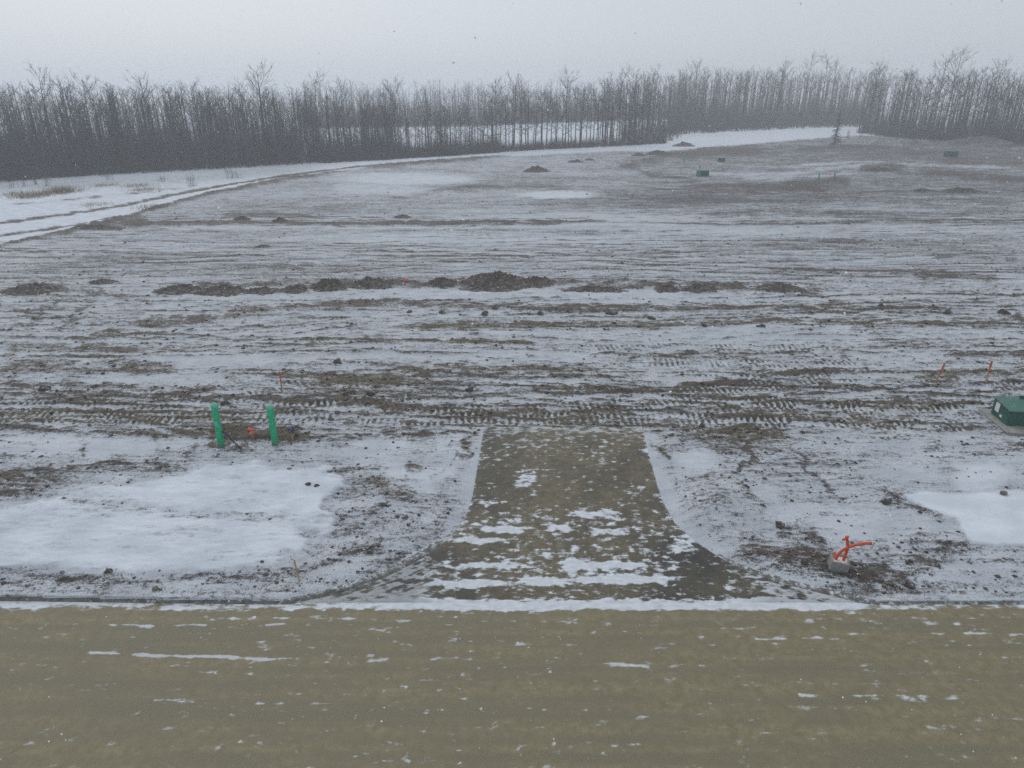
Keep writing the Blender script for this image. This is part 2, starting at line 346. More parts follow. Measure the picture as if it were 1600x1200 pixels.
# strokes across the ground: points, width, cover change, tan change, height, broken-ness
STROKES = [
    # ruts on the snowy track
    ([(-120, 362), (0, 347), (100, 334), (200, 318), (300, 297), (400, 283), (520, 268)], 2.0, -.95, .2, -.05, .2),
    ([(-120, 380), (0, 366), (120, 350), (200, 341)], 1.8, -.9, .2, -.03, .3),
    ([(270, 306), (340, 292), (420, 279), (560, 263), (700, 252), (820, 244)], 1.8, -.9, .2, -.03, .25),
    ([(0, 320), (160, 306), (300, 292)], 1.5, -.5, .2, 0, .7),
    # field edge bank
    ([(-120, 414), (0, 390), (60, 377), (130, 361), (190, 346), (250, 328), (330, 306), (430, 286), (560, 267)], 2.6, -.62, .12, .12, .35),
    ([(560, 267), (660, 257), (760, 250)], 2.5, -.35, .2, .06, .5),
    # long ridge across the middle
    ([(140, 356), (300, 355), (500, 357), (640, 354), (720, 353), (860, 354), (980, 354)], 3.0, -.55, .25, .16, .3),
    ([(980, 354), (1150, 356), (1400, 352), (1650, 350)], 2.0, -.35, .1, .06, .5),
    ([(130, 360), (180, 352), (240, 353)], 5, -.5, .1, .20, .4),
    ([(200, 361), (400, 361), (700, 361), (1000, 358), (1130, 357)], 2.0, .30, 0, 0, .5),
    # ruts behind the windrow
    ([(225, 456), (400, 456), (600, 449), (850, 450), (1130, 455), (1270, 452)], 5, -.40, .3, .16, .6),
    ([(220, 464), (500, 462), (850, 462), (1130, 466)], 3.5, .22, 0, 0, .5),
    ([(420, 487), (560, 481), (700, 484), (900, 491), (1100, 486), (1300, 489), (1560, 494)], 3.5, -.42, .25, .05, .5),
    ([(540, 478), (700, 476), (860, 486), (1000, 487)], 2.2, -.40, .1, .03, .5),
    ([(100, 537), (200, 522), (330, 504), (460, 489), (620, 482)], 3.2, -.32, .25, .03, .5),
    ([(80, 536), (260, 526), (430, 517), (560, 512)], 2.5, -.35, .3, .03, .5),
    ([(200, 512), (330, 498), (430, 487)], 4.5, -.25, .3, .02, .5),
    ([(-50, 466), (120, 462), (260, 480)], 3, -.2, .1, .02, .7),
    ([(110, 450), (70, 490), (30, 520)], 7, -.22, .05, -.03, .6),
    ([(165, 450), (130, 490), (90, 525)], 6, -.22, .05, -.03, .6),
    ([(1250, 452), (1300, 478), (1340, 500), (1350, 530)], 9, -.34, .1, -.03, .5),
    ([(1560, 480), (1600, 512), (1640, 545)], 4, -.35, .1, .04, .5),
    ([(560, 522), (700, 514), (860, 514), (1060, 512), (1250, 509), (1480, 515), (1640, 512)], 4.5, -.36, .75, .03, .45),
    ([(380, 545), (560, 540), (740, 541), (860, 546)], 4.0, -.30, .75, .02, .5),
    ([(0, 551), (130, 548), (250, 551)], 4, -.38, .7, .03, .5),
    ([(-40, 590), (90, 583), (200, 588), (280, 585)], 6, -.30, .55, .03, .5),
    ([(0, 578), (110, 566), (230, 575)], 4, -.30, .45, .03, .5),
    ([(600, 592), (700, 584), (860, 585), (1010, 600)], 5, -.38, .65, .04, .4),
    ([(900, 560), (1040, 563), (1150, 556), (1300, 560)], 4, -.28, .5, .02, .55),
    ([(330, 597), (440, 592), (560, 600), (640, 606)], 5, -.34, .5, .03, .5),
    ([(0, 625), (150, 628), (320, 632), (420, 628), (560, 638), (700, 642)], 4.5, -.42, .2, .05, .4),
    ([(0, 608), (90, 612), (230, 610)], 3.5, -.30, .3, .04, .5),
    ([(230, 628), (300, 618), (340, 612)], 4, -.40, .1, .05, .4),
    ([(500, 625), (560, 634), (640, 645), (720, 650)], 4, -.42, .2, .05, .4),
    ([(800, 618), (960, 617), (1060, 614), (1250, 590), (1400, 580)], 4, -.40, .2, .05, .45),
    ([(1060, 612), (1180, 606), (1330, 610)], 4, -.36, .2, .04, .5),
    ([(1100, 580), (1250, 590), (1330, 585)], 3, -.30, .2, .03, .5),
    ([(1480, 565), (1560, 563), (1650, 562)], 4, -.50, .2, .06, .3),
    ([(1420, 592), (1460, 596), (1500, 592)], 7, -.35, .8, .04, .4),
    ([(1500, 585), (1560, 590), (1650, 582)], 8, -.30, .6, .04, .4),
    ([(0, 672), (90, 682), (130, 686)], 4, -.45, .1, .05, .3),
    ([(320, 690), (380, 684), (440, 692), (480, 684)], 8, -.55, .75, .10, .25),
    ([(330, 700), (360, 715), (400, 704)], 8, -.35, .55, .03, .45),
    ([(200, 690), (330, 684), (560, 692), (640, 694)], 5, -.32, .45, .03, .5),
    ([(560, 680), (640, 690), (740, 680), (1000, 676), (1130, 680), (1250, 690)], 7, -.30, .5, .03, .45),
    ([(700, 655), (780, 652), (900, 658), (1000, 650)], 6, -.24, .4, .03, .5),
    # marks on the verge
    ([(745, 682), (730, 705), (712, 728)], 5, -.48, .6, .03, .3),
    ([(712, 690), (702, 730), (680, 765)], 3, -.30, .3, .02, .5),
    ([(665, 735), (645, 760)], 7, -.38, .5, .04, .35),
    ([(600, 745), (560, 742), (500, 752)], 5, -.30, .2, .02, .5),
    ([(250, 690), (245, 720)], 5, -.25, 0, 0, .5), ([(310, 700), (300, 735)], 5, -.25, 0, 0, .5),
    ([(140, 692), (120, 722)], 4, -.30, 0, 0, .5), ([(60, 695), (40, 722)], 4, -.25, 0, 0, .5),
    ([(0, 722), (80, 719), (140, 718)], 3, -.25, 0, 0, .5), ([(100, 736), (210, 733)], 2.5, -.35, 0, .02, .4),
    ([(-60, 766), (30, 754), (110, 742), (200, 738), (300, 745)], 9, -.30, .12, .05, .35),
    ([(-40, 780), (40, 772), (130, 758)], 9, -.30, .12, .03, .4),
    ([(-40, 760), (10, 757), (60, 752)], 4, -.15, .9, .03, .3),
    ([(560, 905), (640, 868), (700, 830), (740, 780)], 4, -.28, 0, -.03, .45),
    ([(575, 915), (660, 880)], 3, -.25, .3, -.02, .5),
    ([(520, 850), (580, 820), (640, 770)], 5, -.22, .25, .03, .6),
    ([(520, 880), (560, 870), (620, 850)], 5, -.30, .25, .04, .5),
    ([(0, 905), (120, 908), (230, 912), (330, 908), (430, 905), (560, 880)], 5, -.30, .1, .02, .55),
    ([(1010, 690), (1030, 712), (1045, 730)], 6, -.40, .5, .03, .4),
    ([(1060, 770), (1110, 752), (1150, 760), (1180, 800), (1195, 830)], 7, -.16, .85, .08, .3),
    ([(1230, 700), (1250, 730), (1280, 760), (1340, 800)], 4, -.32, .1, -.03, .4),
    ([(1165, 690), (1172, 720), (1165, 750)], 5, -.34, .1, -.02, .4),
    ([(1200, 830), (1260, 838), (1300, 860)], 12, -.36, .25, .04, .4),
    ([(1140, 872), (1200, 868), (1280, 880), (1340, 900), (1400, 905)], 12, -.46, .55, .06, .3),
    ([(1400, 880), (1460, 885), (1380, 920)], 8, -.36, .5, .04, .4),
    ([(1360, 770), (1400, 800), (1480, 815)], 3.5, -.35, .05, .03, .4),
    ([(1410, 850), (1470, 862), (1520, 855)], 10, -.22, 0, .05, .5),
    ([(1430, 700), (1500, 740), (1560, 760)], 10, -.20, 0, .02, .6),
    ([(1560, 690), (1640, 720)], 10, -.22, .15, .02, .5),
    ([(1200, 922), (1300, 918), (1450, 922), (1650, 918)], 5, -.14, .1, .02, .5),
    # far bands on the rising right side
    ([(960, 268), (1040, 246), (1120, 236), (1200, 236)], 5, -.34, .35, .10, .35),
    ([(1050, 248), (1130, 244), (1190, 240)], 5, -.30, .7, .08, .35),
    ([(960, 258), (1020, 278), (1100, 285)], 2.5, -.25, .2, .03, .5),
    ([(1060, 270), (1150, 277), (1240, 274), (1320, 263), (1380, 258), (1500, 262), (1640, 270)], 2.0, .30, 0, 0, .4),
    ([(1150, 282), (1260, 280), (1350, 272)], 2.5, .24, 0, 0, .5),
    ([(1240, 262), (1330, 257), (1400, 256)], 1.5, .28, 0, 0, .4),
    ([(1180, 268), (1260, 262), (1340, 256)], 1.5, .22, 0, 0, .4),
    ([(1220, 292), (1260, 290), (1330, 288)], 5, -.34, .65, .05, .3),
    ([(1340, 266), (1390, 262), (1420, 268)], 5, -.34, .35, .10, .3),
    ([(1430, 270), (1500, 276), (1640, 288)], 4, -.34, .30, .05, .35),
    ([(1470, 254), (1560, 258), (1640, 262)], 6, -.18, .65, .03, .5),
    ([(1230, 236), (1330, 232), (1400, 232)], 2.5, -.30, .2, .04, .4),
    ([(1400, 224), (1500, 226), (1650, 232)], 3, -.26, .1, .02, .5),
    ([(1060, 293), (1190, 296), (1300, 300)], 4, -.25, .2, .03, .5),
    ([(1070, 345), (1200, 335), (1330, 340), (1480, 338), (1640, 335)], 5, -.22, .05, .03, .5),
    ([(700, 300), (820, 296), (900, 300)], 5, -.20, .1, .02, .5),
    ([(600, 318), (700, 300), (780, 290)], 3.5, -.25, .15, .02, .5),
    ([(340, 344), (380, 340), (450, 345), (520, 343)], 4, -.32, .2, .06, .5),
    ([(1440, 410), (1520, 404), (1600, 412)], 4, -.25, .05, .03, .6),
    ([(1180, 432), (1250, 425), (1330, 430), (1500, 432)], 3.5, -.30, .2, .04, .5),
    ([(1420, 440), (1500, 436), (1560, 445)], 5, -.30, .2, .06, .5),
    ([(0, 430), (120, 420), (300, 418), (520, 425)], 6, -.15, .05, .02, .6),
    ([(540, 400), (760, 408), (980, 402), (1300, 410)], 6, -.12, .05, .02, .7),
]
# soft patches: cx, cy, rx, ry, cover, tan, deep
BLOBS = [
    (640, 283, 100, 9, .34, 0, .4), (590, 300, 70, 8, .20, 0, .2), (870, 309, 55, 6, .45, 0, .5), (720, 380, 300, 9, .16, 0, .1),
    (900, 345, 200, 6, .18, 0, 0), (1150, 372, 200, 8, .08, 0, 0), (1300, 365, 300, 8, .14, 0, 0), (730, 465, 160, 9, .22, 0, .15),
    (1000, 470, 160, 8, .18, 0, .1), (380, 470, 120, 8, .14, 0, 0), (350, 520, 170, 8, .16, 0, 0), (330, 570, 120, 9, .24, 0, .1),
    (750, 565, 200, 9, .20, 0, .05), (1000, 530, 260, 8, .18, 0, 0), (1350, 530, 220, 9, .16, 0, 0), (1180, 548, 120, 6, .12, 0, 0),
    (1100, 598, 130, 6, .22, 0, 0), (260, 600, 140, 7, .20, 0, 0), (60, 600, 70, 6, .18, 0, 0), (850, 605, 80, 5, .22, 0, .1),
    (100, 655, 120, 14, -.16, .5, 0), (300, 660, 170, 12, -.16, .5, 0), (1130, 640, 110, 20, -.20, .35, 0), (1330, 655, 140, 20, -.14, .3, 0),
    (620, 620, 110, 22, -.16, .35, 0), (560, 600, 80, 10, -.10, .5, 0), (760, 660, 240, 14, -.10, .35, 0), (1060, 700, 150, 20, -.06, .2, 0),
    (1160, 700, 80, 30, -.16, .25, 0), (1270, 760, 60, 40, -.05, 0, 0), (100, 705, 110, 16, .18, 0, .25), (220, 705, 70, 14, .18, 0, .2),
    (590, 720, 60, 26, .18, 0, .2), (700, 720, 26, 40, .16, 0, .2), (650, 760, 40, 20, .22, 0, .3), (1085, 728, 34, 22, .26, 0, .22),
    (1205, 800, 26, 30, .22, 0, .1), (1320, 820, 110, 22, .14, 0, .15), (1530, 757, 34, 22, .32, 0, .45), (1450, 740, 90, 30, .12, 0, .1),
    (1500, 900, 120, 16, .15, 0, .1), (1120, 800, 60, 34, .02, .3, .05), (610, 850, 80, 40, -.06, .05, 0), (620, 770, 30, 18, -.1, .6, 0),
    (600, 765, 26, 12, -.1, .65, 0), (1250, 275, 160, 14, .04, 0, 0), (1330, 240, 200, 10, -.08, .05, 0), (1480, 245, 160, 14, -.06, .2, 0),
    (1180, 310, 160, 16, -.12, .05, 0), (980, 320, 140, 18, -.12, .05, 0), (820, 285, 90, 8, -.12, .1, 0), (480, 330, 120, 10, -.10, .05, 0),
    (1260, 390, 260, 10, -.10, .02, 0), (240, 405, 200, 8, -.10, 0, 0), (80, 470, 120, 30, -.06, 0, 0), (1450, 470, 150, 20, -.04, 0, 0),
    (40, 402, 40, 8, -.08, .5, 0), (1400, 640, 120, 20, .0, .2, 0),
]
DRIFT = [(-200, 818), (0, 806), (55, 795), (80, 778), (150, 770), (230, 757), (300, 742), (360, 735), (430, 733), (500, 742), (545, 752), (535, 780), (508, 810), (490, 850), (470, 880), (430, 895), (340, 903), (200, 906), (100, 900), (0, 898), (-200, 890)]
POND = [(1398, 784), (1440, 777), (1500, 782), (1560, 777), (1640, 776), (1760, 780), (1760, 862), (1640, 861), (1560, 861), (1524, 858), (1508, 838), (1495, 815), (1440, 803)]
# tracked-machine prints: points, width (m), strength
LANES = [
    ([(-200, 662), (100, 660), (400, 664), (520, 660)], .55, 1.0), ([(-150, 640), (60, 642), (300, 640), (520, 644)], .50, .7),
    ([(560, 668), (760, 664), (1000, 662), (1260, 668)], .55, .9), ([(600, 646), (800, 650), (1000, 640), (1250, 636)], .50, .8),
    ([(1060, 622), (1200, 612), (1340, 608)], .55, .9), ([(1080, 648), (1250, 640), (1400, 650), (1560, 640)], .55, 1.0),
    ([(1160, 664), (1360, 668), (1500, 676)], .5, .8), ([(880, 552), (1060, 548), (1300, 552)], .55, .8),
    ([(1000, 572), (1150, 578), (1330, 572)], .55, .8), ([(1060, 594), (1200, 598), (1320, 592)], .5, .7),
    ([(440, 648), (520, 640), (640, 630)], .5, .6), ([(600, 470), (800, 466), (1000, 472)], .6, .4),
    ([(380, 622), (440, 612), (480, 606)], .5, .7), ([(60, 620), (200, 624), (340, 622)], .45, .5),
    ([(1300, 586), (1450, 600), (1600, 614)], .5, .6), ([(1350, 690), (1460, 672), (1550, 662)], .5, .7),
]
LANES_W = [(W(p), w, s) for p, w, s in LANES]

_rr = np.random.default_rng(77)
RUTS = []
for i in range(150):
    yc = 21.8 + 44 * _rr.random() ** 1.4; half = .9 * (yc + 4)
    xc = _rr.uniform(-half, half); L = _rr.uniform(.10, .45) * half + 2.5
    RUTS.append((xc, yc, L, _rr.normal(0, .05) if i % 5 else _rr.normal(0, .28), _rr.normal(0, .32), _rr.uniform(3.5, 12), _rr.uniform(0, 6.28), _rr.uniform(.035, .10) * (1 + yc * .02), _rr.uniform(.35, .85), _rr.random() < .45))
def ground(x, y):
    """height and cover of the worked ground at x, y"""
    x = np.asarray(x, float); y = np.asarray(y, float)
    px, py = PIX(x, y)
    # ragged edges for everything that is laid down
    wx = fbm(x / 1.3, y / 1.3, 3, 60); wy = fbm(x / 1.3, y / 1.3, 3, 70)
    big = ss(300, 700, py)
    ppx = px + wx * (14 + 22 * big); ppy = py + wy * (2.2 + 7 * big)
    ey = np.interp(px, EX, EY, left=EY[0], right=243)
    bx = [b[0] for b in BACK]; by = [b[1] for b in BACK]
    ey = np.where(px > 860, np.interp(px, bx, by), ey)
    epx = py + wy * (1.5 + 1.5 * ss(250, 400, py)) - ey             # >0 : inside the field
    field = ss(-1.5, 2.5, epx)
    verge = ss(690, 720, py + wy * 10)
    rough = ss(420, 470, py) * (1 - ss(685, 710, py))
    # ---- height
    z = 0.10 + 0.12 * ss(KERB_Y, KERB_Y + 7, y) + 0.10 * ss(20, 60, y)
    z = z + fbm(x / 14, y / 9, 3, 1) * 0.22 * ss(18, 40, y) * (0.3 + 0.7 * field)
    z = z - 0.40 * (1 - ss(-16, 0, epx)) * ss(880, 700, px)
    z = z + 2.2 * ss(150, 420, y)                                   # the land rises a little beyond
    m1 = fbm(x / 2.4, y / 0.55, 4, 20); m2 = fbm(x / 0.55, y / 0.20, 3, 30); m3 = fbm(x / 7.5, y / 1.5, 3, 40); m4 = fbm(x / 22, y / 6, 3, 45)
    hf = np.maximum(m2, -.1) * 0.5 + np.maximum(m1, -.2) * 0.5
    z = z + rough * (m1 * 0.065 + m2 * 0.075) + (1 - rough) * field * (m1 * 0.035 + m2 * 0.016)
    # ---- cover
    S = np.full(x.shape, 0.60) + .07 * ss(430, 470, py) * (1 - ss(690, 715, py))
    S = S - 0.09 * ss(585, 620, py) * ss(705, 680, py) + rough * -0.02 + verge * 0.06 - 0.15 * ss(345, 300, py) * ss(850, 1100, px) - .05 * ss(420, 350, py) * ss(1000, 1300, px)
    S = S + m3 * 0.20 + m4 * 0.14 + m1 * (-0.20 - 0.14 * rough) * field + m2 * (-0.16 - 0.34 * rough - .1 * verge)
    T = np.clip(0.16 + 0.6 * fbm(x / 5, y / 1.6, 3, 80) + 0.18 * rough - 0.12 * ss(420, 330, py), 0, 1) * (1 - .75 * verge)
    D = np.zeros(x.shape)
    out = 1 - field
    S = S * field + out * (0.97 + m1 * 0.20 + m3 * .20); D = D + out * 0.72; T = T * field + out * .25
    # dry-grass verge by the wood keeps brown flecks
    gz = np.exp(-((py - (np.interp(px, [0, 300, 560], [292, 278, 258]))) / 9) ** 2) * ss(560, 420, px) * out
    S = S - gz * (0.10 + 0.45 * np.maximum(fbm(x / 2.2, y / 2.2, 3, 90), 0)); T = T + gz * .5; D = D * (1 - gz)
    for pts, w, dS, dT, dH, br in STROKES:
        if min(p[1] for p in pts) < 345 and min(p[0] for p in pts) > 500: dT *= .45; dS *= .8
        xs = [p[0] for p in pts]; ys = [p[1] for p in pts]
        k = np.nonzero((ppx > min(xs) - 5 * w) & (ppx < max(xs) + 5 * w) & (ppy > min(ys) - 5 * w) & (ppy < max(ys) + 5 * w))[0] if x.ndim == 1 else None
        if k is None or len(k) == 0: continue
        d, al = polydist(ppx[k], ppy[k], pts, 1.0)
        L = sum(math.dist(a, b) for a, b in zip(pts[:-1], pts[1:]))
        e = np.exp(-(d / (w * 1.15)) ** 2) * ss(0, 0.12 * L, al) * ss(L, 0.88 * L, al)
        nb = fbm(px[k] / 34 + w * 7, py[k] / 7, 3, 110)
        e = e * np.clip(1 - br + br * (0.9 + 2.6 * nb), 0, 1.35)
        S[k] += dS * e; T[k] += dT * e; z[k] += dH * e * (0.6 + 0.8 * np.maximum(m2[k] + .3, 0))
        if dS < 0: D[k] *= 1 - np.clip(e, 0, 1)
    for cx, cy, rx, ry, dS, dT, dD in BLOBS:
        k = np.nonzero((abs(ppx - cx) < 2.2 * rx) & (abs(ppy - cy) < 2.2 * ry))[0]
        if len(k) == 0: continue
        q = np.hypot((ppx[k] - cx) / rx, (ppy[k] - cy) / ry)
        e = 1 - ss(0.55, 1.45, q)
        S[k] += dS * e; T[k] += dT * e; D[k] = np.maximum(D[k], dD * e)
    # long ruts left by wheels, blades and tracks
    for xc, yc, L, sl, am, wl2, ph, w, st, pair in RUTS:
        for o in ((0, 1.7) if pair else (0,)):
            k = np.nonzero((abs(x - xc) < L) & (abs(y - yc - o) < 1.4 + abs(sl) * L))[0]
            if len(k) == 0: continue
            d = y[k] - (yc + o + sl * (x[k] - xc) + am * np.sin(x[k] / wl2 + ph) + .10 * wy[k])
            br = np.clip(.75 + 2.0 * fbm(x[k] / 1.5 + xc, y[k] * .2, 2, 170), 0, 1.3) * ss(L, .8 * L, abs(x[k] - xc)) * st
            e = np.exp(-(d / w) ** 2) * br; g_ = np.exp(-((d + 2.1 * w) / (1.3 * w)) ** 2) * br
            S[k] += -.50 * e + .28 * g_; z[k] += .05 * e - .03 * g_; T[k] += .12 * e
    # crawler prints
    for pw, w, st in LANES_W:
        k = np.nonzero((x > pw[:, 0].min() - 1) & (x < pw[:, 0].max() + 1) & (y > pw[:, 1].min() - 2) & (y < pw[:, 1].max() + 2))[0]
        if len(k) == 0: continue
        d, al = polydist(x[k], y[k] + wy[k] * .12, [tuple(p) for p in pw])
        e = (1 - ss(w * .8, w * 1.05, d)) * st * np.clip(0.35 + 2.2 * fbm(x[k] / 1.4 + w, y[k] / .4, 3, 130), 0, 1)
        c = np.sin(al * 2 * np.pi / 0.235 + wx[k] * 3.6 + 1.6 * m1[k]) + .6 * m2[k]
        z[k] += e * (0.035 * c); S[k] += e * (0.36 * c - 0.10); T[k] += e * .12
    # wind-packed snow
    m = polymask(ppx + 22 * wx, ppy + 6 * wy, DRIFT, 11.0)
    m = np.clip(m + 3.2 * m * (1 - m) * fbm(x / .7, y / .28, 4, 145, .6), 0, 1)
    z = z + m * (0.10 + 0.05 * fbm(x / 2.5, y / 1.2, 3, 140)) + m * 0.022 * fbm(x / .40, y / .16, 3, 150)
    S = S * (1 - m) + m * (0.80 + .26 * fbm(x / 2.0, y / .6, 3, 155) + .30 * fbm(x / .5, y / .16, 4, 156, .6) - .10 * ss(850, 800, py) * ss(300, 100, px)); D = np.maximum(D, m ** 3 * .72); T = T * (1 - m)
    crest = np.exp(-((ppy - np.interp(px, [80, 180, 300, 420, 520], [779, 800, 812, 822, 835])) / 9) ** 2) * ss(70, 120, px) * ss(480, 400, px)
    z = z - 0.05 * crest; S = S - crest * (0.10 + 0.25 * np.maximum(fbm(x / .8, y / .3, 3, 158), 0)); D = D * (1 - .5 * crest)
    m = polymask(px + wx * 26, py + wy * 7, POND, 3.5)
    m = np.clip(m + 2.8 * m * (1 - m) * fbm(x / .45, y / .2, 4, 146, .6), 0, 1)
    z = z * (1 - .7 * m) + m * .7 * 0.22; S = S * (1 - m) + m * (.90 + .12 * fbm(x / 1.5, y / .5, 3, 159)); D = np.maximum(D, m * .85); T = T * (1 - m)
    # low mound beside the driveway
    b = np.exp(-(((px - 1120) / 62) ** 2 + ((py - 800) / 36) ** 2)); z = z + 0.28 * b
    b = np.exp(-(((px - 590) / 50) ** 2 + ((py - 810) / 45) ** 2)); z = z + 0.16 * b
    # strip along the kerb
    ky = kerb_y(x); kk = ss(0.9, 0.35, y - ky) * (y > ky - 1)
    z = z * (1 - kk) + kk * np.where(x > 0, .055, .115)
    # make room for the driveway
    yy = np.clip(y, DY0, DY1); inl = x - drv_l(yy); inr = drv_r(yy) - x
    ind = np.minimum(np.minimum(inl, inr), DY1 - y)
    near = ss(-0.7, 0.0, ind)
    z = z * (1 - near) + near * (drv_z(y) + 0.012 + .02 * m2)
    z = np.where(ind > 0, z - 0.16 * ss(0.0, 0.10, ind), z)
    edge = ss(-0.55, -0.1, ind) * (ind < .3) * ss(DY1 + .1, DY1 - .4, y)
    S = S + edge * .30; 
    z = np.where(y < ky + 0.02, -0.22, z)
    return z, np.clip(S, -.2, 1.2), np.clip(T, 0, 1), np.clip(D, 0, 1)
def gz(x, y): return float(ground(np.array([x]), np.array([y]))[0][0])
def GT(px, py):
    """where the view direction meets the built ground"""
    z = 0.2
    for _ in range(5):
        x, y = G(px, py, z); z = 0.5 * z + 0.5 * gz(float(x), float(y))
    x, y = G(px, py, z); return float(x), float(y), gz(float(x), float(y))

# ------------------------------------------------------------------ ground, driveway, road, kerbs
cols = np.concatenate([[-9000, -5000, -3000, -1800, -1100, -700, -450, -300, -200, -150], np.arange(-120, 1721, 1.8), [1750, 1800, 1900, 2050, 2300, 2700, 3400, 4600, 6600, 10600]])
rows = np.concatenate([[945.5, 944.4, 943.4, 942.6, 941.5], np.arange(940, 196, -1.4), [194, 191, 188, 184, 180, 175, 170, 165, 160, 155, 151, 148, 146, 144.6]])
PX, PY = np.meshgrid(cols, rows)
gx_, gy_ = G(PX.ravel(), PY.ravel())
zz, S_, T_, D_ = ground(gx_, gy_)
me = mesh_from('ground', np.stack([gx_, gy_, zz], 1), [grid_faces(len(rows), len(cols))[:, ::-1]], True)
attr(me, 'cover', np.stack([S_, T_, D_], 1))
tag(ob('ground', me, M_GROUND), 'snow-dusted churned mud of the cleared field and verge', kind='structure')

ys = np.concatenate([np.linspace(DY0, DY0 + 1.5, 60), np.linspace(DY0 + 1.53, DY1, 150)])
us = np.linspace(0, 1, 330)
Yd, Ud = np.meshgrid(ys, us, indexing='ij'); Xd = drv_l(Yd) * (1 - Ud) + drv_r(Yd) * Ud
x, y = Xd.ravel(), Yd.ravel(); px, py = PIX(x, y)
q = fbm(x / 0.30, y / 0.24, 4, 200, .65); q2 = fbm(x / 1.6, y / 1.0, 3, 210); q3 = fbm(x / 1.0, y / 1.3, 3, 215)
wv = fbm(x / .5, y / .35, 3, 216) * 4.5
S = 0.33 - .14 * ss(820, 770, py) + q * .56 + q2 * .20
S = S + 0.14 * ss(745, 690, py) + .16 * ss(694, 678, py + wv) 
for cy, cx, rx, ry, a in ((912, 740, 62, 6, .6), (910, 850, 40, 6, .6), (906, 970, 76, 6, .62), (885, 760, 48, 5, .5), (884, 900, 20, 8, .45), (884, 960, 54, 5, .5),
                          (868, 860, 28, 4, .3), (830, 790, 34, 5, .42), (828, 880, 24, 5, .35), (832, 950, 26, 5, .4), (846, 745, 46, 5, .42), (805, 930, 34, 5, .4),
                          (752, 820, 16, 14, .35), (788, 765, 26, 5, .35), (860, 1070, 24, 6, .3), (845, 1075, 26, 8, .35), (885, 892, 9, 16, .4), (770, 990, 16, 10, .25)):
    r = np.hypot((px - cx) / rx, (py + wv - cy) / ry); S = S + a * (1 - ss(.5, 1.5, r))
S = S + .55 * (1 - ss(3, 8, abs(py + wv * 1.5 - 943))) * (.8 + .5 * q2)                                        # snow line along the gutter
fl = ss(700, 640, px + wv * 6) * ss(850, 880, py); st_ = fbm((x - drv_l(y)) / .12 + y * .2, y / 1.6, 3, 218)
fr = ss(1150, 1215, px + wv * 8) * ss(850, 890, py)
S = S + fl * (.20 + .45 * st_) + fr * (.24 + .4 * fbm(x / .9, y / .12, 3, 219))
thin_ = np.clip(fl + .7 * fr + .8 * ss(720, 680, py + wv), 0, 1)
dl = np.minimum(x - drv_l(y), drv_r(y) - x); S = S + 0.16 * ss(.16, .0, dl + q * .12)
S = S - .12 * ss(1040, 1080, px) * ss(1150, 1110, px) - .10 * ss(845, 850, py) * ss(880, 870, py) * ss(745, 725, px)
T = np.clip(0.74 + q3 * .6 - .5 * ss(960, 1060, px) * ss(800, 850, py) - .55 * ss(760, 715, px) * ss(850, 870, py) + .25 * np.exp(-((px - 850) / 50) ** 2) - .3 * np.exp(-((px - 775) / 40) ** 2) * ss(820, 780, py), 0, 1)
me = mesh_from('driveway', np.stack([x, y, drv_z(y) + .012 * np.clip(S - .45, 0, .4)], 1), [grid_faces(len(ys), len(us))], True)
attr(me, 'cover', np.stack([np.clip(S, -.2, 1.2), T, thin_], 1))
tag(ob('driveway', me, M_DRIVE), 'muddy asphalt driveway apron with ragged patches of snow', kind='structure')

cols = np.concatenate([[-2600, -1600, -900, -500, -250], np.arange(-120, 1721, 3.2), [1850, 2100, 2500, 3200, 4200]])
kyr = np.linspace(0, 1, 260) ** 1.4
PXc = cols[None, :].repeat(len(kyr), 0)
Yr = (KERB_Y + 0.35) * (1 - kyr)[:, None] + 3.6 * kyr[:, None] + 0 * PXc
dep = Yr * CP + CAM_H * SP
Xr = (PXc - 800) / FPX * (KERB_Y * CP + CAM_H * SP) * (1.0 + 0 * dep)
x, y = Xr.ravel(), Yr.ravel(); px, py = PIX(x, y)
q = fbm(x / .5, y / .22, 4, 300, .6); q2 = fbm(x / 5, y / .35, 3, 310); q3 = fbm(x / 3.2, y / .12, 3, 320); wv = fbm(x / .7, y / .3, 3, 330)
S = 0.12 + q * .55 + np.maximum(q3, 0) * .25 + .22 * np.maximum(fbm(x / .16, y / .09, 3, 342, .65), 0)
kyx = kerb_y(x); below = kyx - y
S = S + .72 * ss(.30, .12, below + wv * .09 - .06 * (px < 460)) * (1 - .55 * ss(1340, 1370, px)) * (0.55 + .45 * ss(560, 640, px) + .15 * ss(200, 60, px))
S = S + .5 * np.exp(-((py - 948 + wv * 6) / 6) ** 2) * np.exp(-((px - 800) / 60) ** 2)
for pts, w, a in (([(170, 977), (240, 978), (320, 977)], 1.8, .62), ([(130, 1020), (200, 1022), (300, 1026), (370, 1026)], 2.2, .62), ([(360, 1028), (420, 1029), (480, 1030)], 2.0, .6),
                  ([(330, 968), (500, 966), (640, 970)], 1.8, .35), ([(370, 976), (500, 976)], 1.6, .35), ([(1260, 970), (1400, 972), (1500, 974)], 2.6, .40),
                  ([(1180, 998), (1310, 997)], 1.8, .42), ([(1500, 990), (1640, 992)], 1.8, .42), ([(520, 982), (600, 985)], 2.6, .45), ([(930, 1034), (1010, 1042), (1100, 1040)], 2.2, .40),
                  ([(540, 1040), (640, 1025)], 2.6, .36), ([(1300, 990), (1480, 990)], 1.4, .30), ([(200, 1095), (520, 1100)], 2.6, .25), ([(1250, 1085), (1500, 1090)], 2.4, .25)):
    d, al = polydist(px, py + wv * 2.5, pts); S = S + a * np.exp(-(d / w) ** 2) * np.clip(.75 + 1.8 * q, 0, 1.3)
